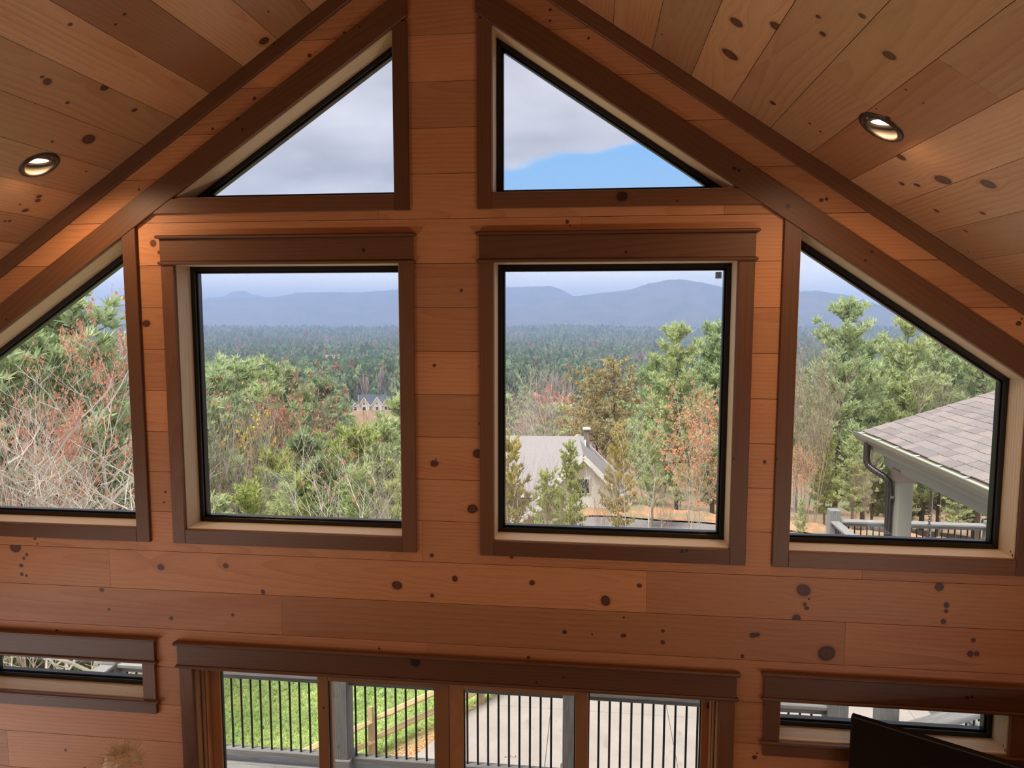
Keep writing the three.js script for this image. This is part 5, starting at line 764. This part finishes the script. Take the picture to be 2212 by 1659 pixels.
// ---------------------------------------------------------------- torchiere lamps standing back in the room: they wash the ceiling
{
  const metal = new THREE.MeshStandardMaterial({ color: 0x2b2622, roughness: 0.4, metalness: 0.7 }), bowl = new THREE.MeshPhysicalMaterial({ color: 0xf4ead8, roughness: 0.6 }), bulb = new THREE.MeshStandardMaterial({ color: 0xffffff, emissive: new THREE.Color().setRGB(1, 0.9, 0.74), emissiveIntensity: 6 });
  for (const x of [-3.05, 3.05]) {
    const t = thing('floor_lamp', x < 0 ? 'torchiere floor lamp by the wall with the glass door' : 'torchiere floor lamp by the wall nearest the porch', 'lamp', [x, 0, 3.4]);
    part('base', lathe([[0, 0], [0.15, 0], [0.15, 0.015], [0.03, 0.03], [0.012, 0.05]], 32), metal, t); part('pole', new THREE.CylinderGeometry(0.012, 0.012, 1.34, 12).translate(0, 0.71, 0), metal, t); part('bowl', lathe([[0.015, 1.36], [0.1, 1.39], [0.17, 1.45], [0.2, 1.52]], 32), bowl, t); part('bulb', new THREE.SphereGeometry(0.035, 16, 12).translate(0, 1.46, 0), bulb, t);
    const l = new THREE.SpotLight(new THREE.Color().setRGB(1, 0.84, 0.70), UPLIGHT * 1.25, 0, 1.2, 0.8, 2); l.name = 'torchiere'; l.castShadow = true; l.shadow.radius = 4; l.position.set(0, 1.56, 0); l.target.position.set(-x * 0.12, 4, -0.9); t.add(l, l.target);
  }
}
// ---------------------------------------------------------------- a person standing by the wall: only the fair hair shows from the loft
function figure(bones, centre, half, res, blend) {
  const mc = new MarchingCubes(res, new THREE.MeshBasicMaterial(), false, false, 400000), f = mc.field, n = res, at = (i) => -1 + 2 * (i / n) ;
  for (let k = 0; k < n; k++) for (let j = 0; j < n; j++) for (let i = 0; i < n; i++) {
    const x = centre[0] + half * (i - n / 2) / (n / 2), y = centre[1] + half * (j - n / 2) / (n / 2), z = centre[2] + half * (k - n / 2) / (n / 2); let d = 9;
    for (const [a, b, r0, r1, sx = 1, sz = 1] of bones) {
      const px = (x - a[0]) / sx, py = y - a[1], pz = (z - a[2]) / sz, bx = (b[0] - a[0]) / sx, by = b[1] - a[1], bz = (b[2] - a[2]) / sz, t = clamp((px * bx + py * by + pz * bz) / (bx * bx + by * by + bz * bz + 1e-9)), e = Math.hypot(px - bx * t, py - by * t, pz - bz * t) - lerp(r0, r1, t), hh = clamp(0.5 + 0.5 * (d - e) / blend);
      d = lerp(d, e, hh) - blend * hh * (1 - hh);
    }
    f[k * n * n + j * n + i] = -d;
  }
  mc.isolation = 0; mc.update();
  const c = mc.count, p = new Float32Array(c * 3), q = new Float32Array(c * 3); for (let i = 0; i < c * 3; i += 3) { p[i] = centre[0] + mc.positionArray[i] * half; p[i + 1] = centre[1] + mc.positionArray[i + 1] * half; p[i + 2] = centre[2] + mc.positionArray[i + 2] * half; q[i] = mc.normalArray[i]; q[i + 1] = mc.normalArray[i + 1]; q[i + 2] = mc.normalArray[i + 2]; }
  const g = new THREE.BufferGeometry(); g.setAttribute('position', new THREE.BufferAttribute(p, 3)); g.setAttribute('normal', new THREE.BufferAttribute(q, 3)); g.computeVertexNormals(); return g;
}
{
  // faces local +z; stands sideways to the wall, looking towards the glass door
  const P = thing('person', 'fair-haired person standing by the wall between low window and glass door', 'person', [-1.735, 0, 0.335], Math.PI / 2 - 0.25), skin = new THREE.MeshStandardMaterial({ color: 0xd8a98a, roughness: 0.6 }), knit = new THREE.MeshStandardMaterial({ color: 0x5d6b7a, roughness: 0.95 }), denim = new THREE.MeshStandardMaterial({ color: 0x2f3a4c, roughness: 0.9 }), shoe = new THREE.MeshStandardMaterial({ color: 0x3a2c24, roughness: 0.7 }), hairM = new THREE.MeshStandardMaterial({ color: new THREE.Color().setRGB(0.62, 0.46, 0.28), roughness: 0.55 });
  const S = (f) => [f(-1), f(1)];
  const torso = [[[0, 1.0, 0], [0, 1.2, 0.01], 0.12, 0.115, 1.25, 0.85], [[0, 1.2, 0.01], [0, 1.36, 0], 0.12, 0.11, 1.3, 0.9]], arms = S((s) => [[[s * 0.16, 1.39, 0], [s * 0.215, 1.12, -0.02], 0.05, 0.042], [[s * 0.215, 1.12, -0.02], [s * 0.22, 0.88, 0.06], 0.041, 0.03]]).flat(), legs = S((s) => [[[s * 0.09, 0.93, 0], [s * 0.1, 0.5, 0.015], 0.085, 0.058], [[s * 0.1, 0.5, 0.015], [s * 0.1, 0.1, -0.01], 0.056, 0.04], [[s * 0.1, 0.05, -0.02], [s * 0.115, 0.035, 0.14], 0.038, 0.03]]).flat();
  const body = [...torso, ...arms, ...legs, [[0, 1.4, 0], [0, 1.53, 0.02], 0.058, 0.05], [[-0.1, 1.41, 0], [0.1, 1.41, 0], 0.055, 0.055]];
  const head = [[[0, 1.645, 0.01], [0, 1.655, 0.0], 0.088, 0.088, 0.86, 1.05], [[0, 1.57, 0.05], [0, 1.545, 0.075], 0.052, 0.032, 1, 1], [[0, 1.625, 0.1], [0, 1.6, 0.118], 0.011, 0.013], [[0, 1.5, 0.015], [0, 1.58, 0.015], 0.05, 0.05], ...S((s) => [[s * 0.078, 1.64, 0.005], [s * 0.08, 1.6, 0.01], 0.014, 0.01, 0.5, 1.3])];
  const hand = (s) => { const w = [s * 0.22, 0.88, 0.06], k = [s * 0.222, 0.8, 0.085], b = [[w, k, 0.027, 0.03, 0.5, 1.15]]; [[-0.026, 0.052, 0.0072], [-0.009, 0.064, 0.0078], [0.009, 0.06, 0.0075], [0.026, 0.046, 0.0066]].forEach(([o, l, r]) => { const a = [k[0], k[1] - 0.012, k[2] + o], m = [k[0] - s * 0.004, k[1] - 0.012 - l * 0.6, k[2] + o + 0.006], e = [k[0] - s * 0.02, k[1] - 0.012 - l * 1.1, k[2] + o + 0.004]; b.push([a, m, r, r * 0.95], [m, e, r * 0.95, r * 0.8]); }); b.push([[w[0], w[1] - 0.03, w[2] + 0.03], [w[0] - s * 0.012, w[1] - 0.06, w[2] + 0.062], 0.01, 0.0085], [[w[0] - s * 0.012, w[1] - 0.06, w[2] + 0.062], [w[0] - s * 0.014, w[1] - 0.092, w[2] + 0.068], 0.0085, 0.007]); return b; };
  part('body', [figure(body, [0, 0.82, 0], 0.86, 96, 0.035), figure(head, [0, 1.6, 0.02], 0.17, 64, 0.018), figure(hand(-1), [-0.22, 0.81, 0.08], 0.115, 56, 0.006), figure(hand(1), [0.22, 0.81, 0.08], 0.115, 56, 0.006)], skin, P);
  part('sweater', figure([...torso, ...arms].map(([a, b, r0, r1, ...s]) => [a, b, r0 + 0.012, r1 + 0.012, ...s]).concat([[[-0.1, 1.41, 0], [0.1, 1.41, 0], 0.066, 0.066]]), [0, 1.15, 0], 0.4, 64, 0.04), knit, P, 'grey-blue knitted sweater'); part('trousers', figure([...legs.filter((l) => l[2] > 0.05).map(([a, b, r0, r1]) => [a, b, r0 + 0.01, r1 + 0.014]), [[0, 0.93, 0], [0, 1.0, 0], 0.115, 0.12, 1.25, 0.9]], [0, 0.56, 0], 0.56, 64, 0.03), denim, P);
  for (const s of [-1, 1]) { part('shoe', figure([[[s * 0.1, 0.052, -0.03], [s * 0.116, 0.045, 0.14], 0.048, 0.042, 1, 1]], [s * 0.108, 0.06, 0.05], 0.18, 32, 0.01), shoe, P); part('eye', new THREE.SphereGeometry(0.011, 12, 8).translate(s * 0.031, 1.637, 0.086), new THREE.MeshStandardMaterial({ color: 0x39424a, roughness: 0.2 }), P); }
  part('mouth', figure([[[-0.02, 1.567, 0.103], [0.02, 1.567, 0.103], 0.006, 0.006, 1, 1]], [0, 1.567, 0.1], 0.05, 24, 0.004), new THREE.MeshStandardMaterial({ color: 0xa8584c, roughness: 0.6 }), P);
  const H = part('hair', figure([[[0, 1.665, -0.018], [0, 1.672, -0.03], 0.094, 0.09, 0.92, 1.05], [[-0.07, 1.62, -0.03], [-0.074, 1.5, -0.03], 0.03, 0.018], [[0.07, 1.62, -0.03], [0.074, 1.5, -0.03], 0.03, 0.018], [[0, 1.62, -0.08], [0, 1.48, -0.08], 0.06, 0.035], [[0.01, 1.735, -0.055], [-0.02, 1.728, -0.075], 0.038, 0.032], [[0.03, 1.72, 0.02], [-0.03, 1.725, 0.025], 0.035, 0.03]], [0, 1.62, -0.03], 0.19, 64, 0.02), hairM, P, 'tousled fair hair');
  const hr = rng(19), strands = []; for (let i = 0; i < 150; i++) { const a = hr() * 6.283, e = 0.2 + 1.25 * hr(), c = [0, 1.665, -0.025], d = [Math.cos(a) * Math.cos(e), Math.sin(e), Math.sin(a) * Math.cos(e)], o = c.map((v, k) => v + d[k] * [0.088, 0.098, 0.098][k]), l = 0.03 + 0.05 * hr(), t = [d[0] + (hr() - 0.5), d[1] * 0.6 + (hr() - 0.35), d[2] + (hr() - 0.5)]; strands.push(tube([o, o.map((v, k) => v + t[k] * l * 0.5), o.map((v, k) => v + t[k] * l + (k === 1 ? -0.01 * hr() : 0.012 * (hr() - 0.5)))], [0.0028, 0.0022, 0.0006], 4)); } part('loose_strands', strands, hairM, H);
}
scene.traverse((o) => { if (o.isMesh) { o.castShadow = true; o.receiveShadow = true; } });
renderer.render(scene, camera);
